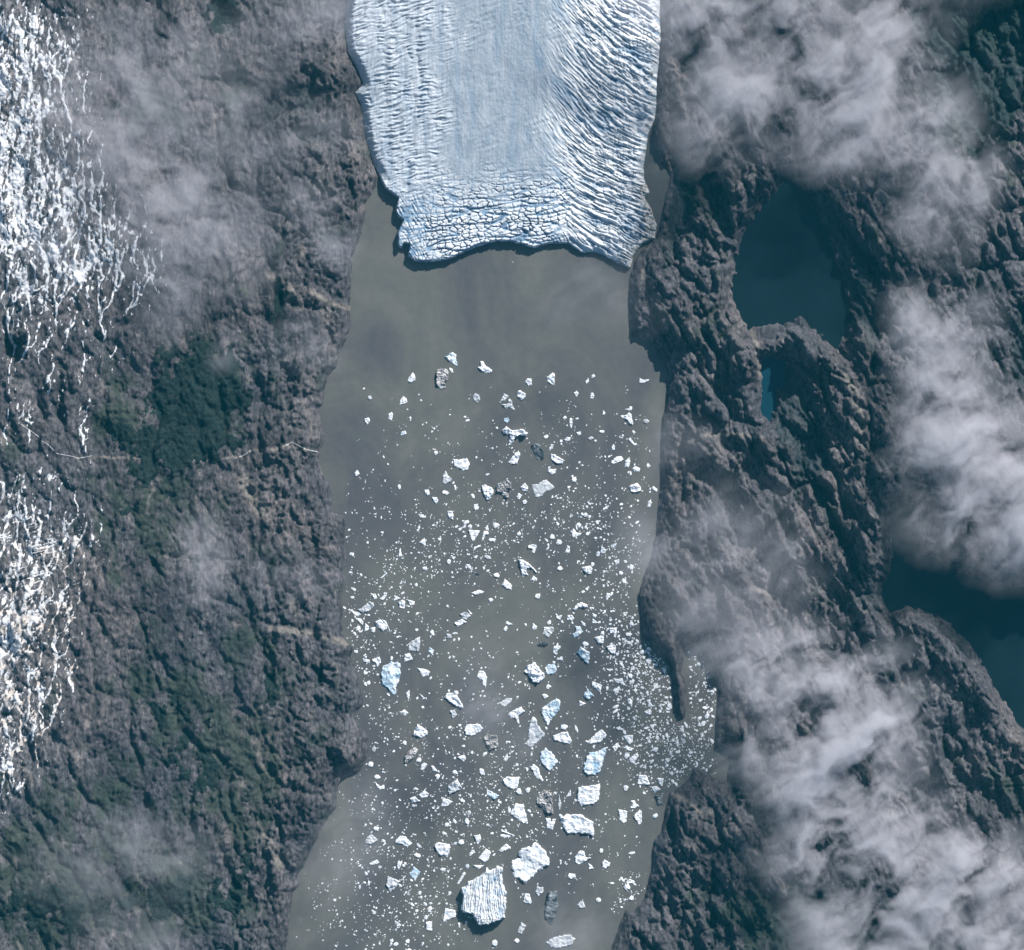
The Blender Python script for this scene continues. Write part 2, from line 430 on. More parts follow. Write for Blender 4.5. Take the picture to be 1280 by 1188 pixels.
# the country beyond, one coarse sheet
o = 30000.0
me = bpy.data.meshes.new('ground'); me.from_pydata([(-o, -o, -70), (o, -o, -70), (o, o, -70), (-o, o, -70)], [], [(0, 1, 2, 3)]); me.materials.append(bpy.data.materials['rock_and_scree'])
go = bpy.data.objects.new('ground', me); C.objects.link(go); tag(go, kind='structure')

def hat(x, y):
    i = min(max(int((x - x0) / st), 0), len(gx) - 1); j = min(max(int((y - y0) / st), 0), len(gy) - 1)
    return H[j, i]

# forest, plus one patch standing in for shade beside the glacier
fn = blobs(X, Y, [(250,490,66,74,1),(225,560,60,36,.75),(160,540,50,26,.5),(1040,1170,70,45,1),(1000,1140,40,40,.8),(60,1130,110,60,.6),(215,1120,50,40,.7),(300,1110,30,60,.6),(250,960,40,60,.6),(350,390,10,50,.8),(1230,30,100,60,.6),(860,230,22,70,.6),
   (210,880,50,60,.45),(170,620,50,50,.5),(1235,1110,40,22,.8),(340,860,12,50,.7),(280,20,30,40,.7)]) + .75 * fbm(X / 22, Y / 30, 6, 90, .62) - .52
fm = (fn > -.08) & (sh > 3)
for s in lake_shade_s: fm &= s < -2
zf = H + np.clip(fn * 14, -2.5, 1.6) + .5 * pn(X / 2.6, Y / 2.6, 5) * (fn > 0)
tag(grid_mesh('forest', X, Y, zf, fm & (zf > H - 1.2), mat_forest()), 'dark evergreen forest cloaking the lower slopes, and painted shade in a gully', 'forest', kind='stuff')

# snow
sx = np.arange(-150, 262, .85); sy = np.arange(-150, 1120, .85)
XS, YS = np.meshgrid(sx, sy)
ji = np.clip((YS - y0) / st, 0, len(gy) - 1.001); ii = np.clip((XS - x0) / st, 0, len(gx) - 1.001)
j0, i0 = ji.astype(int), ii.astype(int); fj, fi = ji - j0, ii - i0
HS = (H[j0, i0] * (1 - fi) + H[j0, i0 + 1] * fi) * (1 - fj) + (H[j0 + 1, i0] * (1 - fi) + H[j0 + 1, i0 + 1] * fi) * fj
sreg = blobs(XS, YS, [(15,240,45,110,.95),(40,130,50,60,.72),(60,250,50,80,.72),(0,60,60,60,.85),(50,60,50,50,.62),(110,270,50,60,.62),(95,340,50,60,.66),(150,320,45,60,.60),(195,330,28,60,.46),(110,200,50,40,.45),(40,380,50,60,.5),(85,470,50,60,.36),(100,100,40,50,.40),(35,520,24,24,.6),(108,530,8,50,.6),(140,450,24,40,.4),(75,30,30,30,.45),
   (10,640,45,45,.72),(50,690,50,50,.62),(20,790,38,45,.90),(30,880,36,50,.80),(20,960,22,40,.72),(60,740,40,50,.5),(100,660,32,45,.62),(50,760,50,40,.6),(80,820,26,60,.5),(65,870,26,50,.5),(60,600,50,16,.5),(-60,300,70,300,.8),(-60,800,60,250,.8)])
ca = math.radians(4) + math.radians(24) * sm(640, 740, YS); us = XS * np.cos(ca) + YS * np.sin(ca) + 3 * fbm(XS / 16, YS / 22, 3, 312); vs = -XS * np.sin(ca) + YS * np.cos(ca)
rss = np.random.RandomState(8); c_ = rss.uniform(0, 1, (120000, 3)); cx_ = -150 + c_[:, 0] * 400; cy_ = -150 + c_[:, 1] * 1240
wgt = sreg[np.clip(((cy_ + 150) / .85).astype(int), 0, sreg.shape[0] - 1), np.clip(((cx_ + 150) / .85).astype(int), 0, sreg.shape[1] - 1)]
keep = c_[:, 2] < wgt ** 1.4 * .34
stt = np.stack([cx_[keep], cy_[keep]], -1)
def sfield(x, y): return np.radians(-4 - 12 * sm(280, 400, y) + 14 * sm(500, 600, y) - 30 * sm(640, 740, y) + 22 * sm(800, 880, y))
ac = flow(-150, 262, -150, 1120, .85, stt, sfield, 33, .8, 34, 11., 24., (8, 52))
ac = ac[:XS.shape[0], :XS.shape[1]]; ac = np.pad(ac, ((0, XS.shape[0] - ac.shape[0]), (0, XS.shape[1] - ac.shape[1])))
ac = blur(ac, 1)
sn = .92 * np.log1p(ac * .8) + 1.7 * fbm(XS / 4.5, YS / 9, 4, 80, .62) + 1.0 * fbm(XS / 22, YS / 34, 3, 88) + .95 * sreg - 1.42
sn = np.maximum(sn, 2.0 * fbm(us / 4.2, vs / 13, 5, 310, .62) + 1.05 * fbm(XS / 20, YS / 30, 3, 311) + 1.35 * sreg - 1.42)
sn = np.where(sreg < .03, -1, sn * .5)
zs = HS + np.clip(sn * 6, -1.5, .9)
tag(grid_mesh('snow', XS, YS, zs, blur(sn, 1) > -.14, mat_snow()), 'branching white snow streaks draining down the far left slopes', 'snow', kind='stuff')

# water sheets, and dark sheets in place of mountain shadow
def sheet(name, xa, xb, ya, yb, z, mat, n=40):
    a, b = np.meshgrid(np.linspace(xa, xb, n), np.linspace(ya, yb, n))
    return grid_mesh(name, a, b, np.full(a.shape, float(z)), np.ones(a.shape, bool), mat)
tag(sheet('water', 330, 920, -150, 1345, 0, mat_fjord()), kind='structure')
lm = mat_lake_shade('painted_shade_teal', (.002, .010, .016), (.004, .017, .024))  # near-black teal of cast mountain shadow put into the sheet colour
lm2 = mat_lake_shade('teal_lake_water', (.003, .036, .058), (.005, .046, .068))
for (nm, poly, lz), s, mt in zip(LAKES_AND_SHADE, lake_shade_s, (lm, lm2, lm)):
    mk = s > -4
    tag(grid_mesh('lake', X[::2, ::2], Y[::2, ::2], np.full(X[::2, ::2].shape, float(lz)), mk[::2, ::2], mt), kind='structure')  # only the middle sheet is a lake, the others are painted shade

# streams
def stream(p, w):
    P = pts(p); out = []
    for (a, b), (c, e) in zip(P[:-1], P[1:]):
        n = max(2, int(math.hypot(c - a, e - b) / 1.5))
        for i in range(n): out.append((a + (c - a) * i / n, b + (e - b) * i / n))
    vs, fs = [], []
    for i, (a, b) in enumerate(out):
        a += .5 * math.sin(i * .5); b += .5 * math.sin(i * .33 + 1)
        j = min(i + 1, len(out) - 1); k = max(i - 1, 0)
        dx, dy = out[j][0] - out[k][0], out[j][1] - out[k][1]; L = math.hypot(dx, dy) or 1
        ww = w * (.6 + .5 * rnd.random())
        for sgn in (-1, 0, 1):
            px, py = a - dy / L * ww * sgn, b + dx / L * ww * sgn
            vs.append((px, py, hat(px, py) + (.9 if sgn == 0 else .5)))
        if i:
            q = 3 * i
            for e2 in (0, 1): fs.append((q - 3 + e2, q + e2, q + 1 + e2, q - 2 + e2))
    v = np.array(vs)
    return tag(mesh_np('stream', W(v[:, 0], v[:, 1], v[:, 2]), fs, bpy.data.materials['snow_cover']), kind='structure')
for p in ("355,558 365,553 376,559 398,566", "300,571 308,568 318,562", "30,530 52,547 75,567 100,573 120,570"):
    stream(p, .42)

# ------------------------------------------------------------------ glacier
GL = pts("446,-130 434,-60 432,0 429,30 432,64 445,88 452,104 441,116 449,131 454,169 464,203 475,224 481,236 490,243 497,248 494,262 496,270 503,276 499,284 496,291 497,308 502,312 506,305 511,306 509,321 520,328 539,328 561,325 580,316 597,309 621,302 639,303 655,307 667,311 684,305 710,305 727,317 740,316 755,320 776,332 789,337 792,321 804,305 819,299 822,282 815,261 807,248 813,241 806,224 806,209 809,188 812,166 821,150 824,127 823,100 826,81 830,49 828,19 829,-60 834,-130")
gs = .8
ax = np.arange(420, 840, gs); ay = np.arange(-125, 345, gs)
A, B = np.meshgrid(ax, ay)
gd = sdf(A, B, GL) + .9 * fbm(A / 4, B / 4, 3, 6)
gh = 11.0 + 9 * sm(260, -100, B)
front = sm(196, 286, B + .1 * (A - 560) + 22 * fbm(A / 40, B / 40, 3, 2)) * sm(735, 690, A + .2 * (B - 250))
right = sm(630, 750, A + (B - 100) * .10 + 40 * fbm(A / 40, B / 40, 3, 2)) * (1 - front * .6)
left = sm(600, 500, A + 60 * fbm(A / 50, B / 70, 4, 4)) * (1 - front)
# broken blocks at the front
wa, wb = warp(A, B, 9, 1 / 22., 150)
wa, wb = warp(A, B, 6, 1 / 40., 150)
f1, f2, cid = worley(wa / 8.8 + .5 * fbm(A / 26, B / 18, 2, 321), (wb + .10 * (A - 600)) / 5.2, 4)
cr = sm(.20, .03, f2 - f1) * sm(-.55, .1, fbm(A / 14, B / 9, 3, 96) + .2)
band = 1 - np.abs(pn(wa / 60, (wb + .1 * A) / 11.0, 23)) * 6; cr = np.maximum(cr, sm(0, .8, band) * .9)
g1, g2, _ = worley(wa / 4.6, wb / 3.6, 9); cr2 = sm(.16, 0, g2 - g1) * sm(-.3, .3, fbm(A / 20, B / 20, 2, 91))
fz = -3.8 * cr - 1.5 * cr2 * (1 - cr) + 1.6 * (cid - .5) + .5 * pn(A / 2.6, B / 2.6, 14) + .8 * fbm(A / 12, B / 12, 3, 92)
corner = sm(560, 515, A) * sm(225, 250, B)
fanx = (A - 470) * .9 - (B - 235) * .45
fz = fz * (1 - .8 * corner) - corner * 2.6 * np.abs(pn(fanx / 3.0, B / 16, 17)) * 1.4
# curved crevasses down the right flank
al = np.array([600, 640, 670, 700, 730, 760, 790, 840.]); an = np.array([70, 67, 62, 54, 45, 36, 29, 26.])
xx = np.linspace(600, 840, 241); gi = np.cumsum(np.tan(np.radians(np.interp(xx, al, an)))) * 1.0
cc = B - np.interp(A, xx, gi) * (1 - .18 * sm(150, 300, B)) + 6 * fbm(A / 46, B / 46, 2, 5)
aa = .75 * A + .66 * B + 4 * fbm(A / 20, B / 20, 3, 181)
wid = 2.9
r1 = pn(cc / (wid * 2.2), aa / 34, 11) + .55 * pn(cc / (wid * 1.0), aa / 22, 16); r2 = pn(cc / wid, aa / 19, 18) ; r3 = pn(cc / 2.4, aa / 11, 28)
r4 = 1 - np.abs(pn((A - .5 * B) / 8, (B + .5 * A) / 16, 29)) * 7
rz = 2.6 * r1 * sm(670, 760, A) - 1.8 * np.clip(r4, 0, 1) * sm(700, 770, A) - 2.6 * sm(.16, .5, r2) * (.3 + .9 * sm(660, 740, A)) + 1.2 * r3 * sm(630, 700, A) + 1.0 * r2 + 2.2 * fbm(A / 8, B / 6, 4, 94, .6) * sm(690, 760, A)
# ladder pattern on the left
cl = B + .22 * A + 3 * fbm(A / 20, B / 20, 2, 9)
wl, wm = warp(A, B, 8, 1 / 35., 170)
lz_ = (2.2 * pn((wm + .25 * wl) / 3.4, wl / 15, 35) + 1.3 * pn((wm + .3 * wl) / 2.1, wl / 8, 36)) * (.3 + .9 * sm(-.35, .35, fbm(wl / 16, wm / 80, 3, 12))) + 1.3 * fbm(wl / 9, wm / 110, 3, 37) + .8 * fbm(A / 30, B / 50, 4, 38)
# smooth middle: faint flow lines
mz = .5 * pn((B + .35 * A) / 5, A / 22, 46) * sm(.0, .4, fbm(A / 50, B / 50, 3, 47)) + .18 * pn(A / 2.6, B / 20, 41) + .42 * fbm(A / 4.5, B / 5, 3, 43, .7) + .5 * pn(A / 12, B / 60, 45)
rough_top = sm(80, 0, B) * sm(.0, .3, fbm(A / 40, B / 40, 3, 71)) * (1 - right)
mz = mz + rough_top * 1.3 * pn((A + B) / 4, (A - B) / 9, 72)
gz = gh + mz + 1.2 * fbm(A / 40, B / 60, 3, 22)
gz = gz + front * fz * (.75 + .9 * np.clip(fbm(A / 30, B / 16, 3, 320), -.5, .6)) + right * rz + left * lz_
sides = sm(232, 212, B) * np.maximum(sm(500, 480, A), sm(790, 805, A)) ; gz = gz * (1 - .72 * sides * sm(13, 0, gd))
edge = sm(-.6, 2.6, gd)
lowf = sm(330, 240, B) * .25 + .75
gz = np.where(gd < -.6, -3, -3 + (gz + 3) * edge * (1 - .35 * right * sm(14, 0, gd)))
hollow = np.exp(-(((A - 797) / 6) ** 2 + ((B - 155) / 11) ** 2)); gz -= hollow * 9
whi = np.clip(front * (.95 - .6 * cr - .25 * cr2 - .3 * corner) + right * (.55 + .9 * sm(-.2, .4, r1)) * sm(640, 720, A) + left * .38 + .12 * pn(A / 9, B / 60, 3), 0, 1)
blue = np.clip(.8 * front * cr + .22 * front * cr2 + .50 * sm(.05, .45, -r1) * right * sm(.2, .7, .5 + fbm(A / 30, B / 30, 3, 95)) + .45 * sm(.16, .45, r2) * right + .35 * corner * sm(0, .5, pn(fanx / 5, B / 20, 8)) + .10 * left + .16 * sm(.1, .5, pn((A) / 10, B / 80, 55)) * (1 - right) + .3 * sm(.1, .5, fbm(cc / 60, aa / 90, 3, 63)) * sm(620, 680, A), 0, .75)
debris = np.clip(sm(30, 8, line_d(A, B, pts("826,60 822,140 812,200 815,250 818,290 800,322 790,336")) + 14 * fbm(A / 9, B / 14, 4, 31) + 8 * sm(200, 120, B)) , 0, 1) * sm(.5, .8, .45 + fbm(cc / 5, aa / 14, 4, 12)+.25*sm(200,300,B))
debris = np.maximum(debris, .35 * sides * sm(5, 0, gd + 5 * fbm(A / 6, B / 9, 3, 98)))
tone = np.stack([whi, blue, debris * .75, np.ones(A.shape)], -1)
gm = gd > -1.2
gmat = mat_glacier()
db = sdf(A, B, pts("800,232 811,228 818,241 813,255 822,268 826,290 822,302 806,309 796,324 792,342 780,337 792,322 790,312 800,300 808,282 806,262 802,250"))
dbm = db > 0
G = bpy.data.objects.new('glacier', None); C.objects.link(G)
grid_mesh('ice_surface', A, B, gz, gm & ~dbm, gmat, attrs={'tone': tone}, parent=G)
tag(G, 'blue-white glacier tongue, crevassed all over, ending in a calving cliff above the silty fjord', 'glacier')
dm = M('dirty_margin_ice')
dn = dm.noise(.03, 6, .75)
dmat = dm.fin(dm.ramp(dn, [(.34, (.10, .10, .10)), (.47, (.33, .33, .32)), (.6, (.72, .72, .71))]), .8, .2, dm.bump(dn, 9, 1))
k = np.ones((3, 3)); dil = dbm.copy()
dil[1:] |= dbm[:-1]; dil[:-1] |= dbm[1:]; dil[:, 1:] |= dil[:, :-1].copy(); dil[:, :-1] |= dil[:, 1:].copy()
grid_mesh('debris_margin', A, B, gz + .05, gm & dil, dmat, parent=G)

# ------------------------------------------------------------------ icebergs
MI = {'r': mat_ice('ribbed_berg_ice', (.30, .42, .54), (.66, .70, .74), (.80, .81, .82)),
      'w': mat_ice('white_berg_ice', (.48, .55, .63), (.74, .77, .80), (.82, .83, .84)),
      'b': mat_ice('blue_berg_ice', (.20, .38, .54), (.50, .62, .71), (.78, .80, .82)),
      'p': mat_ice('pale_berg_ice', (.33, .37, .43), (.47, .50, .53), (.64, .66, .67)),
      'd': mat_ice('dirty_berg_ice', (.05, .055, .065), (.22, .22, .225), (.60, .59, .58), 6),
      'c': mat_ice('dark_clear_ice', (.014, .026, .036), (.045, .06, .072), (.22, .25, .27), 4)}
# tile origin, scale, then pieces
BERG = {}
def tile(ox, oy, sc, txt):
    for ln in txt.strip().splitlines():
        kind, hh, poly, lab = [q.strip() for q in ln.split('|')]
        P = [(ox + a / sc, oy + b / sc) for a, b in pts(poly)]
        BERGS.append((kind, float(hh or 0), P, lab))
BERGS = []
T8 = 7.975; T9 = 9.143
tile(420, 400, T8, """
b|0|1080,365 1120,360 1130,335 1165,322 1195,345 1200,400 1215,465 1160,440 1110,395|pale blue wedge floe
w|0|1130,475 1160,490 1172,525 1150,530 1130,500|
d|3|1005,500 1045,478 1090,482 1125,520 1118,590 1090,625 1095,685 1030,690 1000,640 1000,560|lumpy dirt-streaked grey iceberg
w|0|765,525 788,555 790,600 745,630 710,608 730,570|
w|0|670,758 705,790 708,830 630,848 640,800|
w|0|280,985 330,975 338,1010 315,1045 290,1020|
w|0|550,922 568,930 565,975 548,1012 520,985 522,940|
w|0|645,1120 690,1105 705,1135 680,1150 645,1155|
""")
tile(560, 420, T8, """
w|1.8|320,255 350,255 375,300 440,340 435,365 370,372 330,345 290,312 325,305|winged white berg
w|0|770,460 790,425 832,425 835,490 800,500|
w|0|1040,365 1062,380 1062,475 1035,490 990,450 985,415|white half-moon floe
w|1.8|690,560 715,540 775,580 770,615 735,645 690,605|
p|0|245,600 275,573 310,590 320,640 290,672 255,640|
p|0|555,573 608,600 570,645 520,655|
p|1.6|605,620 640,650 640,690 672,730 655,745 610,710 580,735 540,685 590,680|grey star-shaped berg
b|0|555,825 600,815 612,850 585,870 555,850|
w|4|535,940 585,900 620,935 660,945 740,928 800,970 780,1000 720,990 665,1015 655,1060 600,1108 615,990 560,975|tall three-armed white iceberg
w|0|1222,815 1240,830 1240,900 1228,930 1208,890 1208,840|
w|0|1155,1035 1185,1010 1222,1012 1215,1045 1175,1055|
w|0|1005,1130 1025,1080 1052,1085 1045,1125 1020,1140|
c|1.2|825,1092 860,1070 912,1080 955,1150 962,1210 935,1252 880,1228 850,1150|dark clear-ice berg with grey streaks
""")
tile(680, 440, T8, """
w|0|295,410 325,388 345,410 325,455|
w|0|465,410 490,410 502,445 490,470 460,465|
w|0|445,260 448,300 425,320 408,300|
w|0|470,260 475,235 495,222 512,245 490,262|
w|0|590,582 615,608 595,635 580,620|
w|0|955,262 985,280 1048,275 1045,292 985,315 948,305|thin-tailed white floe near right shore
w|0|800,572 850,565 850,545 880,545 878,575 855,590|
w|1.6|845,605 870,625 893,730 850,715 830,680 765,650 765,635 820,630|white berg like spread wings
w|0|320,805 365,790 370,825 340,835|
w|0|840,865 860,855 910,925 895,935 845,885|
w|0|690,920 708,940 705,980 670,980 675,945|
w|1.2|670,1090 720,1045 770,1040 795,1075 770,1095 690,1118 670,1105|white floe with a sunken grey middle
w|0|850,1050 862,1090 845,1155 805,1150 808,1090|
w|0|1035,1105 1065,1140 1035,1165 1018,1135|
""")
tile(420, 540, T8, """
p|0|1095,390 1120,440 1155,470 1145,495 1095,522 1060,510 1065,430|grey mitten-shaped floe
w|0|880,580 925,575 935,625 915,640 885,605|
w|0|955,650 1010,655 1020,690 1000,715 970,690|
w|1.8|1110,790 1160,790 1172,830 1165,880 1115,850|
w|0|830,855 840,825 875,825 880,860|
w|0|885,1055 895,1140 825,1105|
""")
tile(560, 560, T8, """
w|1.4|50,110 100,120 190,105 218,160 200,215 150,230 110,205 60,190|saddle-shaped white berg with notched top
w|1.6|595,150 660,60 700,30 722,60 685,165 625,160|leaning white berg under the three-armed one
w|1.8|1025,60 1060,65 1160,125 1140,160 1080,155 1025,115|white berg sloping down to blue edge
w|0|1000,205 1040,215 1080,210 1070,255 1030,265 995,235|
w|2.6|335,385 360,362 440,400 458,435 420,515 385,520 350,450|white iceberg with a dark central cleft
d|3.2|475,390 500,350 590,322 630,345 630,410 600,500 565,505 530,450 485,445|rusty-brown stained iceberg
w|1.6|720,390 765,350 800,390 790,435 745,430|
p|1.2|830,370 900,360 940,325 980,320 1060,385 1050,410 960,450 940,480 875,500 850,440|broad pale grey tabular berg
w|0|680,490 705,448 738,475 710,520|
w|0|155,730 205,720 210,745 180,765 175,800 155,795|
w|1.2|205,820 325,822 290,880 250,940 220,890|white tooth-shaped berg
w|0|355,830 400,830 405,860 370,875 345,935 335,925|
w|0|325,965 320,985 275,1010 250,1035 260,990|
w|0|795,975 845,962 885,970 880,1000 860,1055 835,1040 840,1010 800,1000|
w|0|1190,970 1215,985 1215,1050 1165,1045|
""")
tile(690, 570, T8, """
w|2.2|765,300 850,270 885,310 888,350 830,368 785,360|blocky white berg below the sunken-middle floe
w|0|990,325 1010,303 1052,335 1045,365|
w|0|985,435 995,470 975,518 950,510 955,460|
w|0|805,120 850,110 880,130 870,160 815,155|
w|0|215,212 240,210 242,262 195,258|
w|0|205,735 225,740 235,765 295,770 280,795 235,815 215,800|
w|0|490,895 545,940 525,975 480,970|
w|0|615,1045 670,1030 668,1075 640,1085|
w|2|295,1110 385,1095 405,1130 390,1180 355,1180 310,1140|white fan-shaped berg with shaded left edge
""")
tile(420, 680, T8, """
w|0|635,50 650,80 660,125 620,130|
w|0|505,285 510,300 460,345 440,340|
w|0|355,500 395,500 410,545 380,555|
w|0|475,485 510,490 500,530 465,565 430,545 465,525|
p|1.6|330,575 375,590 380,625 330,670 265,690 210,655 255,640|teardrop pale berg near left shore
w|0|190,745 240,740 275,780 265,815 225,775|
w|0|290,790 330,825 325,860 280,880|
w|1.8|390,775 445,752 505,820 510,850 465,870 395,815|white slab beside its split-off strip
w|0|455,750 500,775 545,880 535,885 520,840|
w|0|580,512 645,545 575,570|
w|1.5|625,580 660,558 690,575 680,655 630,635|
w|0|710,555 785,575 780,610 740,615|
p|1.6|840,925 838,1020 825,1072 725,1065 720,1000 740,975|flat-topped pale slab with white rim
b|0|930,1025 975,1060 960,1115 920,1080|
w|1.3|685,1100 735,1092 768,1150 680,1182|
""")
tile(560, 690, T8, """
w|2.4|705,80 740,80 800,110 890,200 880,210 830,160 785,165 780,200 805,235 735,232 720,150|white horseshoe-shaped iceberg
w|0|850,238 890,270 885,290 820,285|
w|1.3|565,272 600,295 635,330 635,378 585,370 538,330|rounded white berg left of the horseshoe
w|0|235,410 310,378 365,400 340,415 275,435|spindle-shaped white floe
c|.8|235,195 270,200 325,210 310,235 270,230|flat black-ice piece above the spindle floe
p|1.3|120,620 160,600 200,610 225,640 185,680 145,665|
w|1.5|60,710 140,670 185,700 150,720 95,750|
w|0|195,570 245,620 220,625|
w|0|585,690 645,722 605,735 570,715|
w|0|845,710 890,745 880,775 835,780|
w|0|1070,610 1100,640 1138,630 1120,678 1080,665|
w|0|1190,630 1235,630 1258,665 1240,690 1185,680|
p|1.4|955,750 1052,750 1055,790 1005,855 942,820|shield-shaped pale berg
c|1.6|885,930 920,895 1000,905 995,930 940,950|charcoal lens-shaped berg under the shield berg
w|1.6|1055,940 1120,935 1120,960 1095,985 1085,1030 1050,1015 1045,970|
w|0|170,150 180,125 220,125 180,175|
""")
tile(680, 700, T8, """
w|0|625,330 690,345 655,375 625,405 615,365|
w|2|375,422 435,450 435,475 345,475 310,510 290,490 330,440|white arch-shaped berg
w|0|365,605 410,635 415,665 380,650|
b|1.3|310,660 360,665 390,720 340,760 305,780 280,740 320,715|
w|0|480,530 525,550 515,580 485,565|
w|0|485,585 540,630 480,635|
w|2.6|570,712 600,715 592,830 545,840 500,775 555,760|jagged white berg with broad dark shadow
w|1.2|650,680 730,675 715,780 695,770 695,725 660,740|two-legged white berg
b|2.6|365,865 455,925 455,990 440,1040 400,1005 330,925|long white berg with blue shaded side
w|1.8|625,860 700,845 718,870 710,945 670,935 635,900|white wedge at the edge of the brash
w|0|745,1010 785,1015 780,1065 755,1045|
w|0|610,1085 690,1090 660,1115|
""")
tile(440, 810, T8, """
w|1.2|200,115 275,88 290,140 250,198 235,150 205,145|
w|0|105,105 175,120 175,155 115,140|
b|2.8|300,185 350,165 395,130 420,150 490,150 475,200 490,245 470,330 435,400 445,445 415,485 350,400 305,380 290,300 285,245|largest blue-mottled iceberg on the left side
w|1|650,200 740,215 778,240 760,275 705,290 680,250|
w|0|670,455 735,505 710,515|
w|0|535,450 572,420 575,480 565,530 545,490|
w|0|485,645 520,610 562,650 530,682|
w|2.4|655,760 755,830 750,865 700,900 605,870 620,820|square white berg with a slot
w|3|915,495 960,445 1010,450 1025,420 1060,440 1055,490 1108,580 1105,605 1030,580|white whale-tail berg with blue shaded edge
p|1.5|975,620 1020,620 1050,670 1000,710|
d|2.8|560,1030 620,990 660,1015 630,1080 580,1140 520,1150 525,1080|grey oval berg with shaded flank
w|0|685,1165 720,1145 750,1160 735,1192|
""")
tile(560, 820, T8, """
w|1.2|310,150 355,150 390,210 375,320 340,280 345,245 285,215|
w|2|160,740 180,685 240,680 320,680 350,725 320,760 290,775 240,800 180,790|lumpy white loaf-shaped berg
w|4|790,100 865,55 885,100 960,180 960,230 900,268 850,270 800,190 755,160|tall white iceberg with deep blue left wall
b|1.6|965,125 1000,85 1065,85 1090,140 1060,175 990,190|
p|.8|510,470 580,425 640,420 630,460 560,510|
w|1.8|595,575 690,525 730,510 765,555 700,600 715,685 690,670 670,620 620,620|white berg with a dangling spur
b|2.8|935,520 1020,465 1075,425 1120,440 1110,540 1020,650 990,705 960,640 930,570|blue-based white iceberg shaped like a tooth
p|1.8|830,620 870,605 895,690 965,780 960,800 830,915 755,880 800,840 800,720|large pale pyramid-shaped berg
d|2.6|350,810 390,770 425,790 490,790 505,905 410,955 375,880|grey textured five-sided berg
w|2|1045,795 1150,760 1190,755 1235,850 1215,880 1150,870 1050,835|white cap-shaped berg
b|2|920,960 975,920 1040,970 1100,1060 1010,1150 920,1050|pale blue diamond-shaped iceberg
w|0|590,970 600,1030 580,1052 550,1040|
w|0|95,1010 160,985 180,1020 160,1058|
""")
tile(680, 830, T8, """
w|1.8|480,170 580,215 560,285 475,215|
b|2.2|430,245 500,320 440,355 390,320 405,290|
w|0|350,365 425,395 355,425|
w|0|710,160 780,140 795,180 740,195|
w|0|1040,355 1090,425 1035,430|
w|0|995,480 1050,450 1070,465 1070,505 1030,508|
w|0|715,640 750,625 800,665 740,660|
w|1.6|400,770 450,765 530,680 575,655 630,705 610,740 555,785 460,800|white leaf-shaped berg
w|1.1|785,715 885,710 885,780 850,808 820,765|
w|1.1|680,830 725,788 770,835 735,840 710,880|
w|0|805,815 895,845 870,872 820,860|
w|1|850,940 930,885 945,920 895,995 850,970|
b|2.8|445,890 540,870 600,835 635,830 600,930 560,1080 500,1110 420,1105 390,1060 410,960|tall white and blue boot-shaped iceberg
""")
tile(680, 950, T8, """
w|1.8|945,150 1020,150 1055,240 1040,255 930,245|square striped berg right of the boot-shaped one
w|2.8|345,270 440,260 560,235 550,400 500,440 370,460 328,400|blocky white berg with a dirty crack
w|3.2|158,580 210,545 370,545 430,590 495,615 495,765 420,735 235,735 190,670|broad flat white iceberg with blue front lip
w|1.1|740,495 830,510 822,620 795,635 755,600|
w|0|895,420 950,460 900,485 855,485|
w|0|955,495 975,520 975,620 950,655 890,560|
w|0|1065,270 1125,262 1165,295 1100,330|
w|0|1125,180 1195,185 1180,270 1150,240|
c|1.4|1105,355 1190,355 1180,440 1140,460 1120,430|dark translucent berg grounded at the right shore
w|0|265,295 270,360 215,370|
w|1.8|305,970 355,905 400,910 415,970 470,975 420,1010 350,1045 315,1030|
w|1.2|580,1020 605,995 660,1030 650,1060 605,1090 580,1070|
w|0|440,1030 475,1050 495,1085 450,1095|
""")
tile(420, 940, T8, """
w|0|385,290 410,320 440,345 480,325 485,365 435,380 400,340|
w|0|845,145 880,110 910,125 870,185 845,180|
w|0|945,140 970,140 1010,185 1005,200 965,190|
w|1.1|825,425 880,385 930,420 910,450 850,465|
w|1.4|735,465 785,440 820,480 850,490 760,510|
p|2.6|1115,340 1205,270 1255,350 1250,375 1130,425 1110,380|pale cube-shaped berg with brown-edged corner
w|1.1|1070,455 1165,495 1110,545 1045,540|
p|1.4|290,895 305,855 355,820 420,880 350,925 300,915|small grey mound of ice off the left bay
w|1.6|585,890 640,835 690,845 760,910 715,955 650,920 600,915|white loaf berg low on the left
w|0|330,1110 405,1075 435,1105 400,1125 345,1130|
w|2|975,930 1020,900 1070,910 1140,930 1130,1010 1105,1055 1075,1030 1040,1040 1010,1000|three-lobed white berg
w|0|615,1090 665,1100 640,1150 625,1180 605,1150|
""")
tile(560, 950, T8, """
w|1.2|815,80 855,40 905,85 915,140 955,210 940,220 860,160 845,110|
b|1.4|385,270 400,300 510,355 465,400 385,350|
w|1.6|545,200 580,170 715,170 690,290 640,295 560,250|knobbly white rectangular berg
w|1.6|670,435 750,440 765,500 795,610 750,635 620,540 645,490|white kite-shaped berg
d|3.2|880,380 960,300 1035,330 1050,540 985,530 885,430|grey silt-coated iceberg with a bright rim
w|1.4|975,580 1020,585 1030,620 1040,590 1075,590 1045,695 985,680|V-shaped white floe
p|1|1105,340 1130,440 1115,510 1095,460|
w|0|210,935 245,895 272,925 215,965|
w|1.6|255,755 320,745 330,800 295,850|
w|1.1|300,980 380,885 430,920 400,1000 360,1020|
w|0|500,905 580,835 625,870 620,890 530,920|
w|0|530,695 665,755 650,760 530,715|
w|3.6|705,910 750,880 820,865 870,820 900,830 960,900 1020,1010 1000,1050 900,1110 780,1231 660,1160 632,1080 640,1000 730,975 700,945|huge smooth white iceberg beside the ribbed giant
w|0|245,1050 365,1050 310,1090|
""")
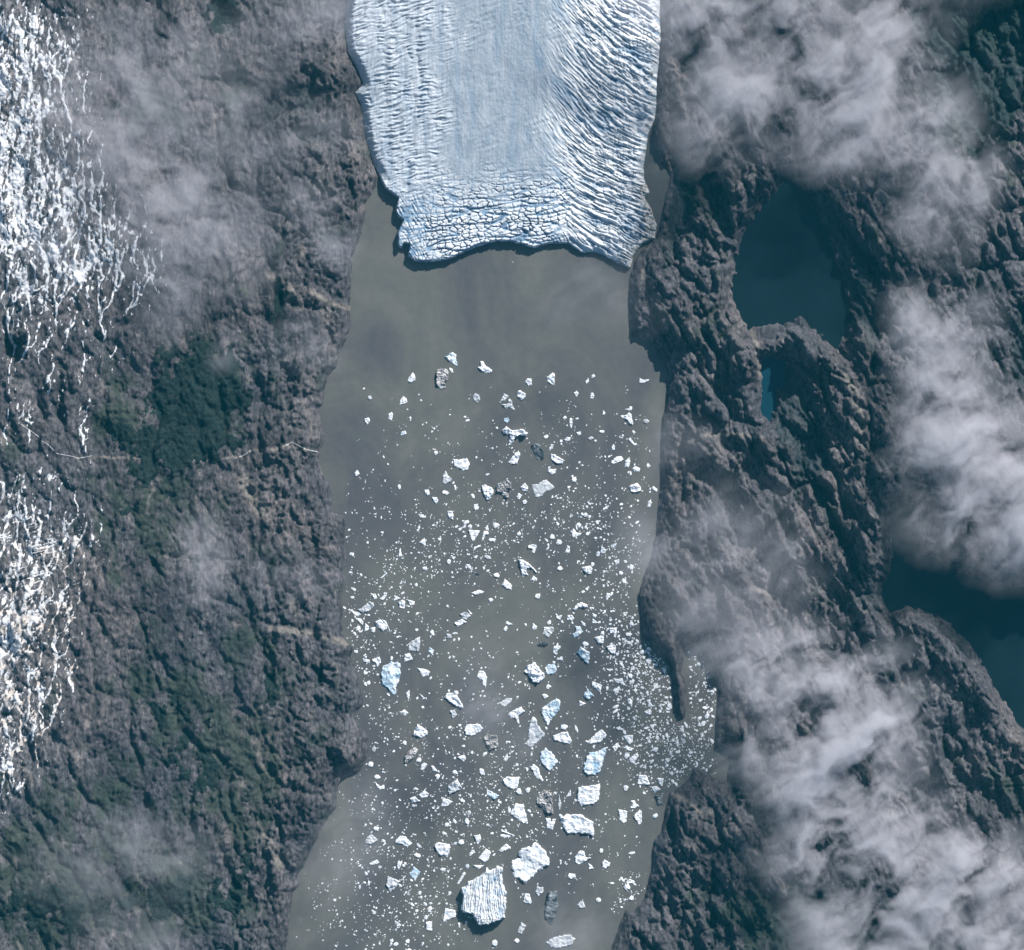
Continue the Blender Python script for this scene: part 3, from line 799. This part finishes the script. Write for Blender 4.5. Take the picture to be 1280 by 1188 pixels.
tile(540, 1060, T9, """
r|13|340,460 420,395 530,330 620,230 660,270 730,205 800,215 805,380 850,520 835,800 600,895 520,885 460,760 340,740|ribbed giant iceberg
w|0|360,275 390,290 310,415 285,410|
w|1.2|150,690 270,715 270,790 120,855|
w|0|1060,520 1110,525 1142,620 1125,645 1045,620|
p|0|1200,420 1225,450 1275,450 1270,510 1220,555 1180,510|
p|0|1020,850 1078,890 1020,990 975,960|
""")
tile(660, 1060, T9, """
w|0|450,325 470,290 540,300 540,355|
c|2.5|225,505 330,490 350,660 280,870 245,885 180,760|long dark debris-black berg
p|1.5|200,1080 300,1020 480,985 540,1040 500,1110 320,1155 240,1120|pale flaky berg at the bottom
w|1|1115,400 1160,355 1220,380 1210,405 1150,410|
p|0|560,650 625,590 655,680 600,695|
""")
tile(380, 1039, T8, """
p|2|835,450 960,500 905,575 860,608 815,535|grey triangular berg low on the left
b|1|1085,350 1160,405 1105,500 1045,420 1075,400|
w|0|1215,905 1276,900 1276,995 1220,995|
""")
SMALL = []   # x, y, w, h, kind
def small(ox, oy, sc, txt):
    for q in txt.split():
        v = q.split(','); a = float(v[4]) if len(v) > 4 else rnd.uniform(-35, 35)
        SMALL.append((ox + float(v[0]) / sc, oy + float(v[1]) / sc, float(v[2]) / sc, float(v[3]) / sc, a))
small(420, 400, T8, "390,575,30,45 525,650,40,45 338,778,45,45 388,765,20,45 655,265,24,24 655,358,45,40 725,133,26,16 800,190,28,22 427,1085,24,24 1180,1100,45,35")
small(560, 420, T8, "430,290,20,20 885,780,40,25 550,432,35,30 540,508,28,22 350,803,32,30 980,690,50,35 320,868,45,30 65,940,50,35 1142,930,30,35 885,965,40,30 980,1005,55,40 710,430,32,16")
small(680, 440, T8, "570,330,35,30 450,590,30,30 565,528,60,22,0 1000,475,30,25 990,510,28,35 1022,520,30,35 998,565,35,50 1110,478,35,18 943,640,35,30 1018,690,55,50 1140,660,20,45 467,860,45,45 785,875,35,30 505,1030,35,35 430,1115,30,55 765,1150,40,35 1010,1055,35,45 915,1165,80,45,0 185,770,28,30")
small(420, 540, T8, "265,292,30,40 208,412,50,55 885,320,35,35 850,330,36,16,-20 993,210,40,50 1073,130,35,22 630,550,35,60,0 1090,605,70,40,10 1245,560,35,45 1215,450,30,45 248,938,50,32 128,935,25,40 940,995,50,30 375,1050,32,30 510,1105,45,30 195,1118,40,40 835,1038,50,30 1020,1025,30,30 1090,1028,30,55 1138,1052,30,50 1070,1085,40,45")
small(560, 560, T8, "1030,175,48,40 1035,290,40,22 880,168,50,35 868,250,28,50 855,312,40,30 765,535,50,45 670,545,40,40 985,518,40,38 1255,315,50,50 130,400,40,35 480,640,30,50 285,600,55,50 195,620,45,35 445,530,40,30 480,775,60,50 445,918,75,40,0 400,1090,75,40,15 1040,885,55,50 1108,940,55,60 1255,850,45,80,0 995,1125,35,40")
small(690, 570, T8, "330,165,50,28,0 525,265,40,45 340,590,50,40 265,690,50,45 793,1110,50,50 80,1120,50,50 690,1170,50,40 740,815,35,35 785,675,35,45 330,985,35,30 988,775,25,40")
small(420, 680, T8, "160,105,50,40 375,290,45,40 885,245,50,45 1125,175,50,50 295,505,45,40 200,700,60,40,15 220,845,50,50 188,800,40,35 372,855,45,55 697,525,35,50 520,438,40,40 880,433,40,35 895,595,40,45 1075,620,35,45 880,1035,28,60,0 960,890,40,60 1005,850,55,30,0 890,930,45,35 1045,930,35,25 1125,920,55,50")
small(560, 690, T8, "485,235,65,45,0 437,260,38,35 425,480,50,40 900,440,60,50 868,400,35,35 870,530,35,45 885,487,35,30 575,765,40,50 1010,705,40,50 910,980,30,30 1130,1065,45,45 735,935,55,30,0 190,280,45,35 1120,165,45,50 385,950,55,18,-20")
small(680, 700, T8, "405,520,25,60,0 845,745,70,35,0 870,640,45,50 325,845,50,35 415,840,60,50 725,1065,70,20,-10")
small(440, 810, T8, "625,190,35,30 525,950,45,45 655,640,25,45 185,1160,50,50 665,1120,60,50 280,830,35,40 220,1005,45,55 270,770,35,35")
small(560, 820, T8, "1155,710,70,65 1000,305,60,45 970,400,60,50")
small(680, 830, T8, "450,450,45,30 795,240,35,50 715,265,70,45 862,375,45,60 715,430,60,35 710,475,70,30 795,520,40,40 770,790,40,45 830,915,45,60 1080,625,50,50 1110,855,60,45 1062,835,35,35 1110,230,60,40 930,680,40,45 320,640,25,90,-20 375,765,35,40 340,812,45,40 280,850,25,40 225,1000,35,55")
small(420, 940, T8, "345,120,50,45 410,165,40,45 415,250,60,45 1015,245,50,55 465,700,18,95,-35 400,765,70,50 485,800,45,40 1080,815,55,38 1185,205,60,45 1245,900,60,50 820,930,40,55 810,1035,80,38,20 935,820,30,50 1160,660,35,50")
small(560, 950, T8, "340,120,45,70 255,195,40,45 710,318,60,60 800,300,50,50 210,525,40,50 188,615,50,70 130,825,55,50 495,682,50,35 550,755,70,30 820,582,45,35 190,1060,45,45")
small(680, 950, T8, "900,675,45,30 817,280,55,65 1110,560,55,50 185,285,70,15,0 675,1090,45,40 570,903,45,50 880,927,75,28,-10 755,1015,55,35 275,1160,75,45 800,890,45,38")
small(380, 1039, T8, "1005,495,18,85,25 700,812,50,40 620,868,35,35 720,768,30,30 580,1088,40,40 805,1030,40,30 790,1065,35,30 915,1125,60,40 1035,1100,45,45 1215,860,50,45 1250,780,45,60 930,918,65,30 1135,1030,40,30 1085,640,35,50 1180,605,35,40")
small(540, 1060, T9, "970,1062,60,45 720,1085,65,80 40,310,50,50 115,325,50,50 195,335,50,40 160,390,45,50 85,605,50,50 230,625,50,50 275,250,45,45 405,212,50,50 125,245,70,38")
small(660, 1060, T9, "1130,450,75,65 560,590,35,65 685,565,60,30 740,695,60,35 805,597,55,50 1180,575,60,50 1070,670,50,45")
small(780, 800, T8, "455,660,45,60 520,755,25,50 320,460,60,38 618,850,30,70 790,830,65,36 805,680,60,42 755,755,35,48 825,760,48,48 830,540,40,35 585,1000,70,32 645,1075,32,55 730,1155,35,40 65,360,40,55 75,415,38,48 180,120,45,45 240,210,45,50 290,365,42,45")
small(400, 160, 5.33, "645,925,40,18,0 770,922,30,22")

def cen(P):
    return sum(p[0] for p in P) / len(P), sum(p[1] for p in P) / len(P)
def area(P):
    return abs(sum(P[i][0] * P[(i + 1) % len(P)][1] - P[(i + 1) % len(P)][0] * P[i][1] for i in range(len(P)))) / 2

items = []     # (x, y, size, object, named label, kind, shape words)
def berg(kind, hh, P, seed):
    ar = area(P); sz = math.sqrt(ar); cx, cy = cen(P)
    hh = (hh or (.45 + .09 * sz)) * (1.25 if kind != 'r' else 1)
    stp = .36 if sz > 12 else (.3 if sz > 5 else .26)
    bx = [p[0] for p in P]; by = [p[1] for p in P]
    a, b = np.meshgrid(np.arange(min(bx) - 1, max(bx) + 1, stp), np.arange(min(by) - 1, max(by) + 1, stp))
    s = sdf(a, b, P) + (.10 + .018 * sz) * fbm(a / (sz * .14 + .5), b / (sz * .14 + .5), 3, seed) * 3.6
    dx, dy = (a - cx) / sz, (b - cy) / sz
    r = random.Random(seed); th = r.uniform(-.6, 1.2)
    tilt = (dx * math.sin(th) - dy * math.cos(th))
    ew = .35 + .03 * sz
    edge = sm(-.12, ew, s)
    f1, f2, cd = worley(a / (sz * .38 + .6) + seed * 3.1, b / (sz * .38 + .6), seed)
    z = hh * (.72 + .5 * tilt + .42 * (cd - .5) * sm(0, .3, f2 - f1) + .75 * fbm(a / (sz * .34 + .5), b / (sz * .34 + .5), 3, seed + 3, .45))
    mat = MI.get(kind)
    if kind == 'r':
        q = (a - 607) * (1 - .004 * (b - 1100)) ; low = sm(1142, 1150, b - .25 * (a - 610))
        q = q + 2.2 * fbm(a / 12, b / 16, 3, 44); rib = np.clip(np.abs(pn(q / 2.9, b / 44, 3)) * 3.2, 0, 1.1)
        w1, w2, _ = worley(a / 3.2, b / 3.0, 8)
        z = hh * (.86 + .10 * dx) + (2.6 * rib - 2.6) * (1 - low) * (.75 + .4 * pn(a / 9, b / 12, 4)) - 2.2 * low * sm(.25, 0, w2 - w1) + .5 * pn(a / 1.7, b / 3.5, 7) + 1.2 * fbm(a / 8, b / 8, 3, 45)
        mat = MI['r']
    if kind == 'd': z = z + .16 * hh * pn(a / 1.8, b / 1.8, 5)
    z = np.maximum(z, .25 * hh) * edge
    z = np.where(s < -.12, -.7, z - .12 * (1 - edge))
    mk = s > -.75
    # keep only the main connected body: grow from the deepest point
    seed_ij = np.unravel_index(np.argmax(s), s.shape)
    body = np.zeros(mk.shape, bool); body[seed_ij] = True
    for _ in range(400):
        g = body.copy()
        g[1:] |= body[:-1]; g[:-1] |= body[1:]; g[:, 1:] |= body[:, :-1]; g[:, :-1] |= body[:, 1:]
        g &= mk
        if (g == body).all(): break
        body = g
    o = grid_mesh('iceberg' if sz > 8 else 'ice_floe', a, b, z, body, mat, smooth=(kind not in 'rd'), loc=((cx - CX) * S, (CY - cy) * S, 0))
    return o, cx, cy, sz

def chunk_geo(cx, cy, w, h, ang, r, hk=1.0):
    n = r.randint(7, 12); t0 = r.random() * 6.28
    A_ = math.radians(ang); out = []
    tk = max(.28, .17 * min(w, h)) * hk
    tx, ty = r.uniform(-.4, .4), r.uniform(-.4, .4)
    ring = []
    for i in range(n):
        t = t0 + 6.2832 * (i + r.uniform(-.3, .3)) / n; rr = r.uniform(.66, 1.18)
        u, v = math.cos(t) * w / 2 * rr, math.sin(t) * h / 2 * rr
        ring.append((u * math.cos(A_) - v * math.sin(A_), u * math.sin(A_) + v * math.cos(A_)))
    vs = [(cx + u * 1.02, cy + v * 1.02, -.4) for u, v in ring]
    vs += [(cx + u * .97, cy + v * .97, tk * r.uniform(.45, .95)) for u, v in ring]
    ox, oy = r.uniform(-.12, .12) * w, r.uniform(-.12, .12) * h
    vs += [(cx + u * .5 + ox, cy + v * .5 + oy, tk * (1.1 + r.uniform(-.25, .35))) for u, v in ring]
    vs.append((cx + ox, cy + oy, tk * 1.2))
    f = []
    for k_ in (0, 1):
        for i in range(n):
            j = (i + 1) % n; a, b, c, e = k_ * n + i, k_ * n + j, (k_ + 1) * n + j, (k_ + 1) * n + i
            f += [(a, c, b), (a, e, c)]
    for i in range(n): f.append((2 * n + i, 3 * n, 2 * n + (i + 1) % n))
    return vs, f

for i, (kind, hh, P, lab) in enumerate(BERGS):
    o, cx, cy, sz = berg(kind, hh, P, 100 + i)
    xs_ = [p[0] for p in P]; ys_ = [p[1] for p in P]
    items.append([cx, cy, sz, o, lab, kind, (max(xs_) - min(xs_)), (max(ys_) - min(ys_))])
pb = [(q[0], q[1], q[2]) for q in items]
n_small = 0
SMALL.sort(key=lambda q: -q[2] * q[3])
for (x, y, w, h_, a) in SMALL:
    if len(items) >= 300: break
    r = random.Random(int(x * 13 + y * 7))
    vs, f = chunk_geo(x, y, w * 1.04, h_ * 1.04, a, r)
    v = np.array(vs)
    o = mesh_np('ice_floe', W(v[:, 0], v[:, 1], v[:, 2]), f, MI['w' if r.random() < .85 else 'p'], smooth=False, loc=((x - CX) * S, (CY - y) * S, 0))
    items.append([x, y, math.sqrt(w * h_), o, '', 'w', w, h_])

# brash: thousands of bits nobody could count
class Acc:
    def __init__(s): s.v = []; s.f = []
    def add(s, vs, f):
        n = len(s.v); s.v += vs; s.f += [tuple(i + n for i in q) for q in f]
acc = Acc()
DENS = [(600,650,110,30,1.2),(570,690,90,40,1.1),(760,680,45,60,2.6),(730,640,40,30,2.0),(640,640,60,40,1.2),(500,720,70,40,1.5),(480,790,50,40,1.6),(445,800,16,40,3.0),(560,700,60,30,1.6),
 (700,760,60,50,.8),(770,790,35,40,3.2),(800,830,34,36,6.0),(820,880,26,50,5.6),(785,860,30,50,3.4),(870,900,26,60,3.2),(862,845,14,40,2.5),(885,850,10,60,3.0),(840,940,45,30,5.0),(800,930,40,40,2.2),(650,840,60,40,.7),
 (480,900,26,50,2.0),(600,900,90,60,.7),(560,960,90,50,1.2),(540,1030,70,50,1.6),(600,1020,70,50,1.6),(640,1000,80,60,.9),(700,940,70,40,.9),(480,1100,70,50,1.5),(520,1150,60,50,1.8),(460,1160,60,40,1.2),(560,1120,40,50,1.2),
 (740,1060,60,50,.8),(790,1120,20,30,2.6),(570,545,70,30,.8),(700,560,60,40,.9),(780,560,40,40,.9),(650,490,80,40,.25),(500,480,60,60,.15),(470,640,50,60,.5),(450,1000,40,60,.5),(820,990,30,20,1.2),(520,820,60,50,.9),(640,330,30,10,.2)]
tot = sum(q[2] * q[3] * q[4] for q in DENS)
r = random.Random(77); ptx = []
for (cx, cy, rx, ry, w) in DENS:
    n = int(w * rx * ry * 3.14 / 95)
    for _ in range(n):
        # clumps, not an even scatter
        kx, ky = cx + r.gauss(0, .72) * rx, cy + r.gauss(0, .72) * ry
        for _c in range(r.choice((1, 1, 1, 2, 3))):
            ptx.append((kx + r.gauss(0, 3.2), ky + r.gauss(0, 3.2), w))
PX = np.array([q[0] for q in ptx]); PY = np.array([q[1] for q in ptx])
ok = sdf(PX, PY, BASIN) > 2.0
ok &= ~((PX > 843) & (PX < 861) & (PY < 902) & (PY > 790)) & ~((PY < 480) & (PY > 350)) & ~((PX > 905) & (PY > 925)) & ~(PX > 897)
for (bx, by, bs) in pb:
    ok &= np.hypot(PX - bx, PY - by) > bs * .62
for i, (kind, hh, P, lab) in enumerate(BERGS):
    if area(P) > 60: ok &= sdf(PX, PY, P) < -1.2
PX, PY = PX[ok], PY[ok]
WW = [q[2] for q, k_ in zip(ptx, ok) if k_]
for x, y, w_ in zip(PX, PY, WW):
    sz = min(4.4, .75 + r.expovariate(1 / (.72 if w_ < 2.5 else .95)))
    vs, f = chunk_geo(x, y, sz * r.uniform(.7, 1.1), sz * r.uniform(.8, 1.7), r.uniform(-90, 90), r)
    acc.add(vs, f)
v = np.array(acc.v)
tag(mesh_np('brash_ice', W(v[:, 0], v[:, 1], v[:, 2]), acc.f, MI['w'], smooth=False), 'drifting brash of tiny white ice bits scattered between the bergs', 'brash ice', kind='stuff')
print('items', len(items), 'brash', len(PX), 'small left', len(SMALL))

# labels -----------------------------------------------------------
named = [q for q in items if q[4]]
def direction(dx, dy):
    a = math.degrees(math.atan2(-dy, dx)) % 360
    return ['right of', 'up and right of', 'above', 'up and left of', 'left of', 'down and left of', 'below', 'down and right of'][int((a + 22.5) // 45) % 8]
short = {q[4]: q[4].split(' with ')[0].split(' above ')[0].split(' under ')[0].split(' near ')[0].split(' beside ')[0].split(' left of')[0].split(' right of')[0].split(' upper right')[0].split(' below ')[0].split(' grounded')[0] for q in named}
cnt = {}
for k_, s_ in short.items(): cnt[s_] = cnt.get(s_, 0) + 1
for k_ in short:
    if cnt[short[k_]] > 1 or len(short[k_].split()) < 3: short[k_] = k_ if len(k_.split()) <= 8 else short[k_]
snap = {id(q): short[q[4]] for q in named}
def short_of(m): return snap[id(m)]
used = {}
for q in sorted(items, key=lambda q: -q[2]):
    x, y, sz, o, lab, kind, w, h_ = q
    if not lab:
        tone = {'w': 'white', 'b': 'bluish', 'p': 'pale grey', 'd': 'dirty', 'c': 'dark'}[kind]
        size = 'sizeable' if sz > 12 else 'mid-sized' if sz > 8 else 'small' if sz > 5 else 'tiny'
        asp = max(w, h_) / max(min(w, h_), .1)
        shp = ('slim' if asp > 2.1 else 'longish' if asp > 1.45 else 'stubby')
        near = sorted(named, key=lambda m: (m[0] - x) ** 2 + (m[1] - y) ** 2)
        for m in near[:14]:
            dd = math.hypot(m[0] - x, m[1] - y)
            how = 'touching distance ' if dd < 16 else 'a little way ' if dd < 45 else 'well '
            how = 'just ' if dd < 22 else 'a little way ' if dd < 45 else 'well '
            lab = f"{size} {shp} {tone} floe {how}{direction(x - m[0], y - m[1])} the {short_of(m)}"
            if len(lab.split()) > 16: lab = lab.replace('a little way ', '')
            if lab not in used and len(lab.split()) <= 16: break
    elif len(lab.split()) < 6:
        m = sorted((m for m in named if m is not q), key=lambda m: (m[0] - x) ** 2 + (m[1] - y) ** 2)[0]
        lab = ' '.join(f"{lab} {direction(x - m[0], y - m[1])} the {short_of(m)}".split()[:16])
    q[4] = lab; used[lab] = 1
    big = sz > 8
    tag(o, lab, 'iceberg' if big else 'ice floe', 'icebergs drifting in the fjord' if big else 'ice floes scattered over the fjord')
    o.name = 'iceberg' if big else 'ice_floe'
print('unique labels', len(used))

# ------------------------------------------------------------------ clouds: lumpy closed bodies of mist
ALT = 105.0
def cloud(label, blist, seed, thick, ang=-35, amp=1.0, alt=ALT, dens=.0043, grain=1.0, step=2.6):
    R = 1.75
    xa = min(b[0] - b[2] * R for b in blist); xb = max(b[0] + b[2] * R for b in blist)
    ya = min(b[1] - b[3] * R for b in blist); yb = max(b[1] + b[3] * R for b in blist)
    xa, xb, ya, yb = max(xa, -140), min(xb, 1420), max(ya, -140), min(yb, 1330)
    a, b = np.meshgrid(np.arange(xa, xb, step), np.arange(ya, yb, step))
    f = blobs(a, b, blist)
    aw, bw = a + 26 * fbm(a / 60, b / 60, 4, seed), b + 26 * fbm(a / 60, b / 60, 4, seed + 5)
    c_, s_ = math.cos(math.radians(ang)), math.sin(math.radians(ang))
    u, v_ = aw * c_ + bw * s_, -aw * s_ + bw * c_
    n = .70 * fbm(u / 85, v_ / 56, 5, seed + 9, .48) + .30 * fbm(u / 30, v_ / 15, 4, seed + 21, .5)
    # fade to nothing at the frame of the body so that the rim closes
    rim = np.minimum(np.minimum(a - xa, xb - a), np.minimum(b - ya, yb - b)); rim = sm(0, 12, rim)
    t_ = np.clip(f * (1.0 + 2.0 * n * amp) - .08, 0, 1.6) * rim
    t_ = thick * t_ ** 1.35
    mk = t_ > .12
    ny, nx = a.shape
    inner = mk.copy()
    inner[1:] &= mk[:-1]; inner[:-1] &= mk[1:]; inner[:, 1:] &= mk[:, :-1]; inner[:, :-1] &= mk[:, 1:]
    q = mk[:-1, :-1] & mk[1:, :-1] & mk[1:, 1:] & mk[:-1, 1:]
    for _ in range(2):
        c4 = np.zeros((ny, nx), int); c4[:-1, :-1] += q; c4[1:, :-1] += q; c4[1:, 1:] += q; c4[:-1, 1:] += q
        fu = c4 == 4; q = q & (fu[:-1, :-1] | fu[1:, :-1] | fu[1:, 1:] | fu[:-1, 1:])
    # a vertex is interior when all its four faces exist
    cntf = np.zeros((ny, nx), int)
    cntf[:-1, :-1] += q; cntf[1:, :-1] += q; cntf[1:, 1:] += q; cntf[:-1, 1:] += q
    full = cntf == 4
    t_ = np.where(full, t_, 0)
    wave = 5 * fbm(a / 90, b / 90, 3, seed + 50)
    top = alt + wave + t_ * .62; bot = alt + wave - t_ * .38
    idx = np.arange(nx * ny).reshape(ny, nx); N = nx * ny
    bi = np.where(full, idx + N, idx)
    f1_ = np.stack([idx[1:, :-1][q], idx[1:, 1:][q], idx[:-1, 1:][q], idx[:-1, :-1][q]], -1)
    f2_ = np.stack([bi[:-1, :-1][q], bi[:-1, 1:][q], bi[1:, 1:][q], bi[1:, :-1][q]], -1)
    co = np.concatenate([W(a, b, top).reshape(-1, 3), W(a, b, bot).reshape(-1, 3)])
    F = np.concatenate([f1_, f2_])
    us_ = np.zeros(2 * N, bool); us_[F.ravel()] = True; re2 = np.cumsum(us_) - 1
    o = mesh_np('cloud', co[us_], re2[F], mat_cloud('cloud_mist', dens))
    tag(o, label, 'cloud', 'broken clouds hanging over the mountains')
    return o
cloud('large ragged cloud bank over the upper right ridge', [(1010,70,90,60,.85),(1050,120,80,70,.95),(930,120,90,55,.7),(960,20,120,40,.75),(1110,60,60,60,.7),(1170,180,60,60,.75),(1105,160,70,50,.8),(1190,230,50,50,.7),(1050,190,50,34,.7),(1150,270,44,34,.65),(880,30,50,40,.6),(880,170,45,50,.55),(1030,-40,200,60,.8),(1180,310,40,30,.5)], 3, 34)
cloud('dense bright cloud at the right edge above the dark painted shade', [(1150,405,42,44,.9),(1182,480,56,56,.95),(1225,570,74,60,1.0),(1200,640,70,50,.9),(1262,668,60,42,.9),(1290,600,80,90,.9),(1180,540,60,50,.9),(1215,400,40,36,.5)], 14, 42)
cloud('long cloud mass sprawling over the lower right mountains', [(1040,850,80,60,.85),(1080,920,70,60,.95),(1040,960,60,60,.9),(960,830,70,50,.7),(1100,1060,110,60,.9),(1050,1060,60,50,.95),(1200,1080,80,50,.8),(1130,1130,90,50,.8),(1240,1150,70,60,.75),(1060,1170,70,40,.6),(1020,1000,60,50,.7),(960,930,50,50,.6),(1170,1200,150,40,.8)], 25, 40, amp=1.35)
cloud('thin veil of mist over the slope right of the fjord', [(900,650,60,50,.6),(950,720,60,50,.6),(880,740,60,60,.6),(900,800,60,40,.65),(850,560,50,40,.4),(980,680,40,60,.45),(830,690,50,50,.45)], 37, 20, amp=.8)
cloud('broad soft cloud over the snowy upper left slope', [(190,90,70,50,.6),(210,40,90,40,.5),(160,120,60,50,.6),(200,200,70,50,.75),(240,260,60,60,.75),(190,290,70,50,.65),(240,340,50,50,.6),(120,180,60,60,.4),(60,100,60,60,.35),(290,140,50,50,.5),(210,390,40,40,.45),(300,310,50,60,.5),(70,300,60,80,.3)], 48, 27, ang=20)
cloud('pale mist patches between upper left slopes and glacier', [(345,100,60,35,.5),(400,170,50,35,.5),(420,300,30,35,.75),(380,250,40,40,.45),(350,30,60,40,.5),(420,20,50,30,.65),(320,200,50,40,.3)], 59, 20, ang=-20)
cloud('small faint wisp of cloud over the middle left slope', [(260,690,34,44,.75),(245,735,30,30,.6)], 71, 19)
cloud('soft grey wisp hugging the cliff at the left shore', [(370,720,50,36,.6),(350,700,30,26,.5)], 72, 18)
cloud('thin wisp beside the dark forest patch on the left', [(390,440,40,36,.55),(370,420,30,26,.5)], 73, 18)
cloud('thin veil softening the top left corner of the glacier', [(470,5,60,40,.7),(560,60,30,60,.35),(520,-20,60,40,.6),(455,50,24,30,.4)], 120, 15, amp=.8)
cloud('thin veil softening the top right corner of the glacier', [(810,5,50,40,.65),(770,-20,60,34,.6),(835,60,24,50,.45)], 121, 16, amp=.8)
cloud('tiny puff of mist at the top of the forest patch', [(290,435,20,24,.6),(275,455,18,16,.5)], 74, 17)
cloud('scattered low mist in the lower left corner', [(150,1050,60,40,.6),(190,1075,50,40,.5),(160,1130,60,40,.5),(80,1090,70,40,.35),(190,1185,60,30,.6),(240,1060,40,30,.4)], 83, 18, ang=20)
cloud('faint veil drifting over the icebergs in mid fjord', [(612,880,34,46,.65),(600,860,30,30,.4),(650,930,40,40,.35),(600,820,30,30,.3)], 91, 12, amp=.9)
cloud('thin haze patch below the ice cliff', [(740,350,44,26,.55),(790,390,40,40,.4),(700,390,50,30,.3)], 97, 12, amp=.9)
cloud('thin haze patch along the right shore', [(800,670,28,44,.55),(780,700,36,30,.4),(826,540,22,50,.4)], 103, 13, amp=.8)
cloud('barely visible haze over the lower fjord right of the ribbed giant', [(700,1150,50,40,.5),(720,1170,40,30,.4)], 109, 12, amp=.9)
cloud('barely visible haze over the ice-free water at lower left', [(450,1000,50,50,.4),(410,1085,50,60,.4),(450,1050,44,40,.45)], 112, 12, amp=.8)

# ------------------------------------------------------------------ the air between: an even haze from below the ground to above the camera
HC = 60000.0
hx, hz0, hz1 = 31000.0, -80.0, HC + 300
hv = [(x, y, z) for z in (hz0, hz1) for x, y in ((-hx, -hx), (hx, -hx), (hx, hx), (-hx, hx))]
me = bpy.data.meshes.new('haze'); me.from_pydata(hv, [], [(3, 2, 1, 0), (4, 5, 6, 7), (0, 1, 5, 4), (1, 2, 6, 5), (2, 3, 7, 6), (3, 0, 4, 7)])
hm = mat_cloud('thin_air', HAZE); hm.node_tree.nodes['Principled Volume'].inputs['Color'].default_value = (.04, .64, .92, 1)
me.materials.append(hm); ho = bpy.data.objects.new('haze', me); C.objects.link(ho); tag(ho, 'thin blue-green air haze over the whole valley', 'haze', kind='stuff')

# ------------------------------------------------------------------ light, sky, camera
w = bpy.data.worlds.new('World'); bpy.context.scene.world = w; w.use_nodes = True
nt = w.node_tree; bg = nt.nodes['Background']
sky = nt.nodes.new('ShaderNodeTexSky'); sky.sky_type = 'NISHITA'; sky.sun_disc = False
sky.sun_elevation = SUN_EL; sky.sun_rotation = SUN_AZ; sky.ozone_density = 2.5
nt.links.new(sky.outputs[0], bg.inputs[0]); bg.inputs[1].default_value = .075
L = bpy.data.lights.new('sun', 'SUN'); L.energy = 5.0; L.angle = math.radians(.5); L.color = (1, .955, .90)
lo = bpy.data.objects.new('sun', L); C.objects.link(lo)
dv = Vector((math.sin(SUN_AZ) * math.cos(SUN_EL), math.cos(SUN_AZ) * math.cos(SUN_EL), math.sin(SUN_EL)))
lo.rotation_euler = dv.to_track_quat('Z', 'Y').to_euler()
cam = bpy.data.cameras.new('camera'); co_ = bpy.data.objects.new('camera', cam); C.objects.link(co_)
co_.location = (0, 0, HC); cam.sensor_width = 36; cam.sensor_fit = 'HORIZONTAL'
cam.lens = 36 / 2 / (640 * S / HC); cam.clip_start = 100; cam.clip_end = 200000
sc = bpy.context.scene; sc.camera = co_
sc.view_settings.view_transform = 'Standard'; sc.view_settings.look = 'None'; sc.view_settings.exposure = .45; sc.view_settings.gamma = 1
sc.cycles.volume_bounces = 2; sc.cycles.max_bounces = 6; sc.cycles.diffuse_bounces = 2; sc.cycles.use_denoising = True
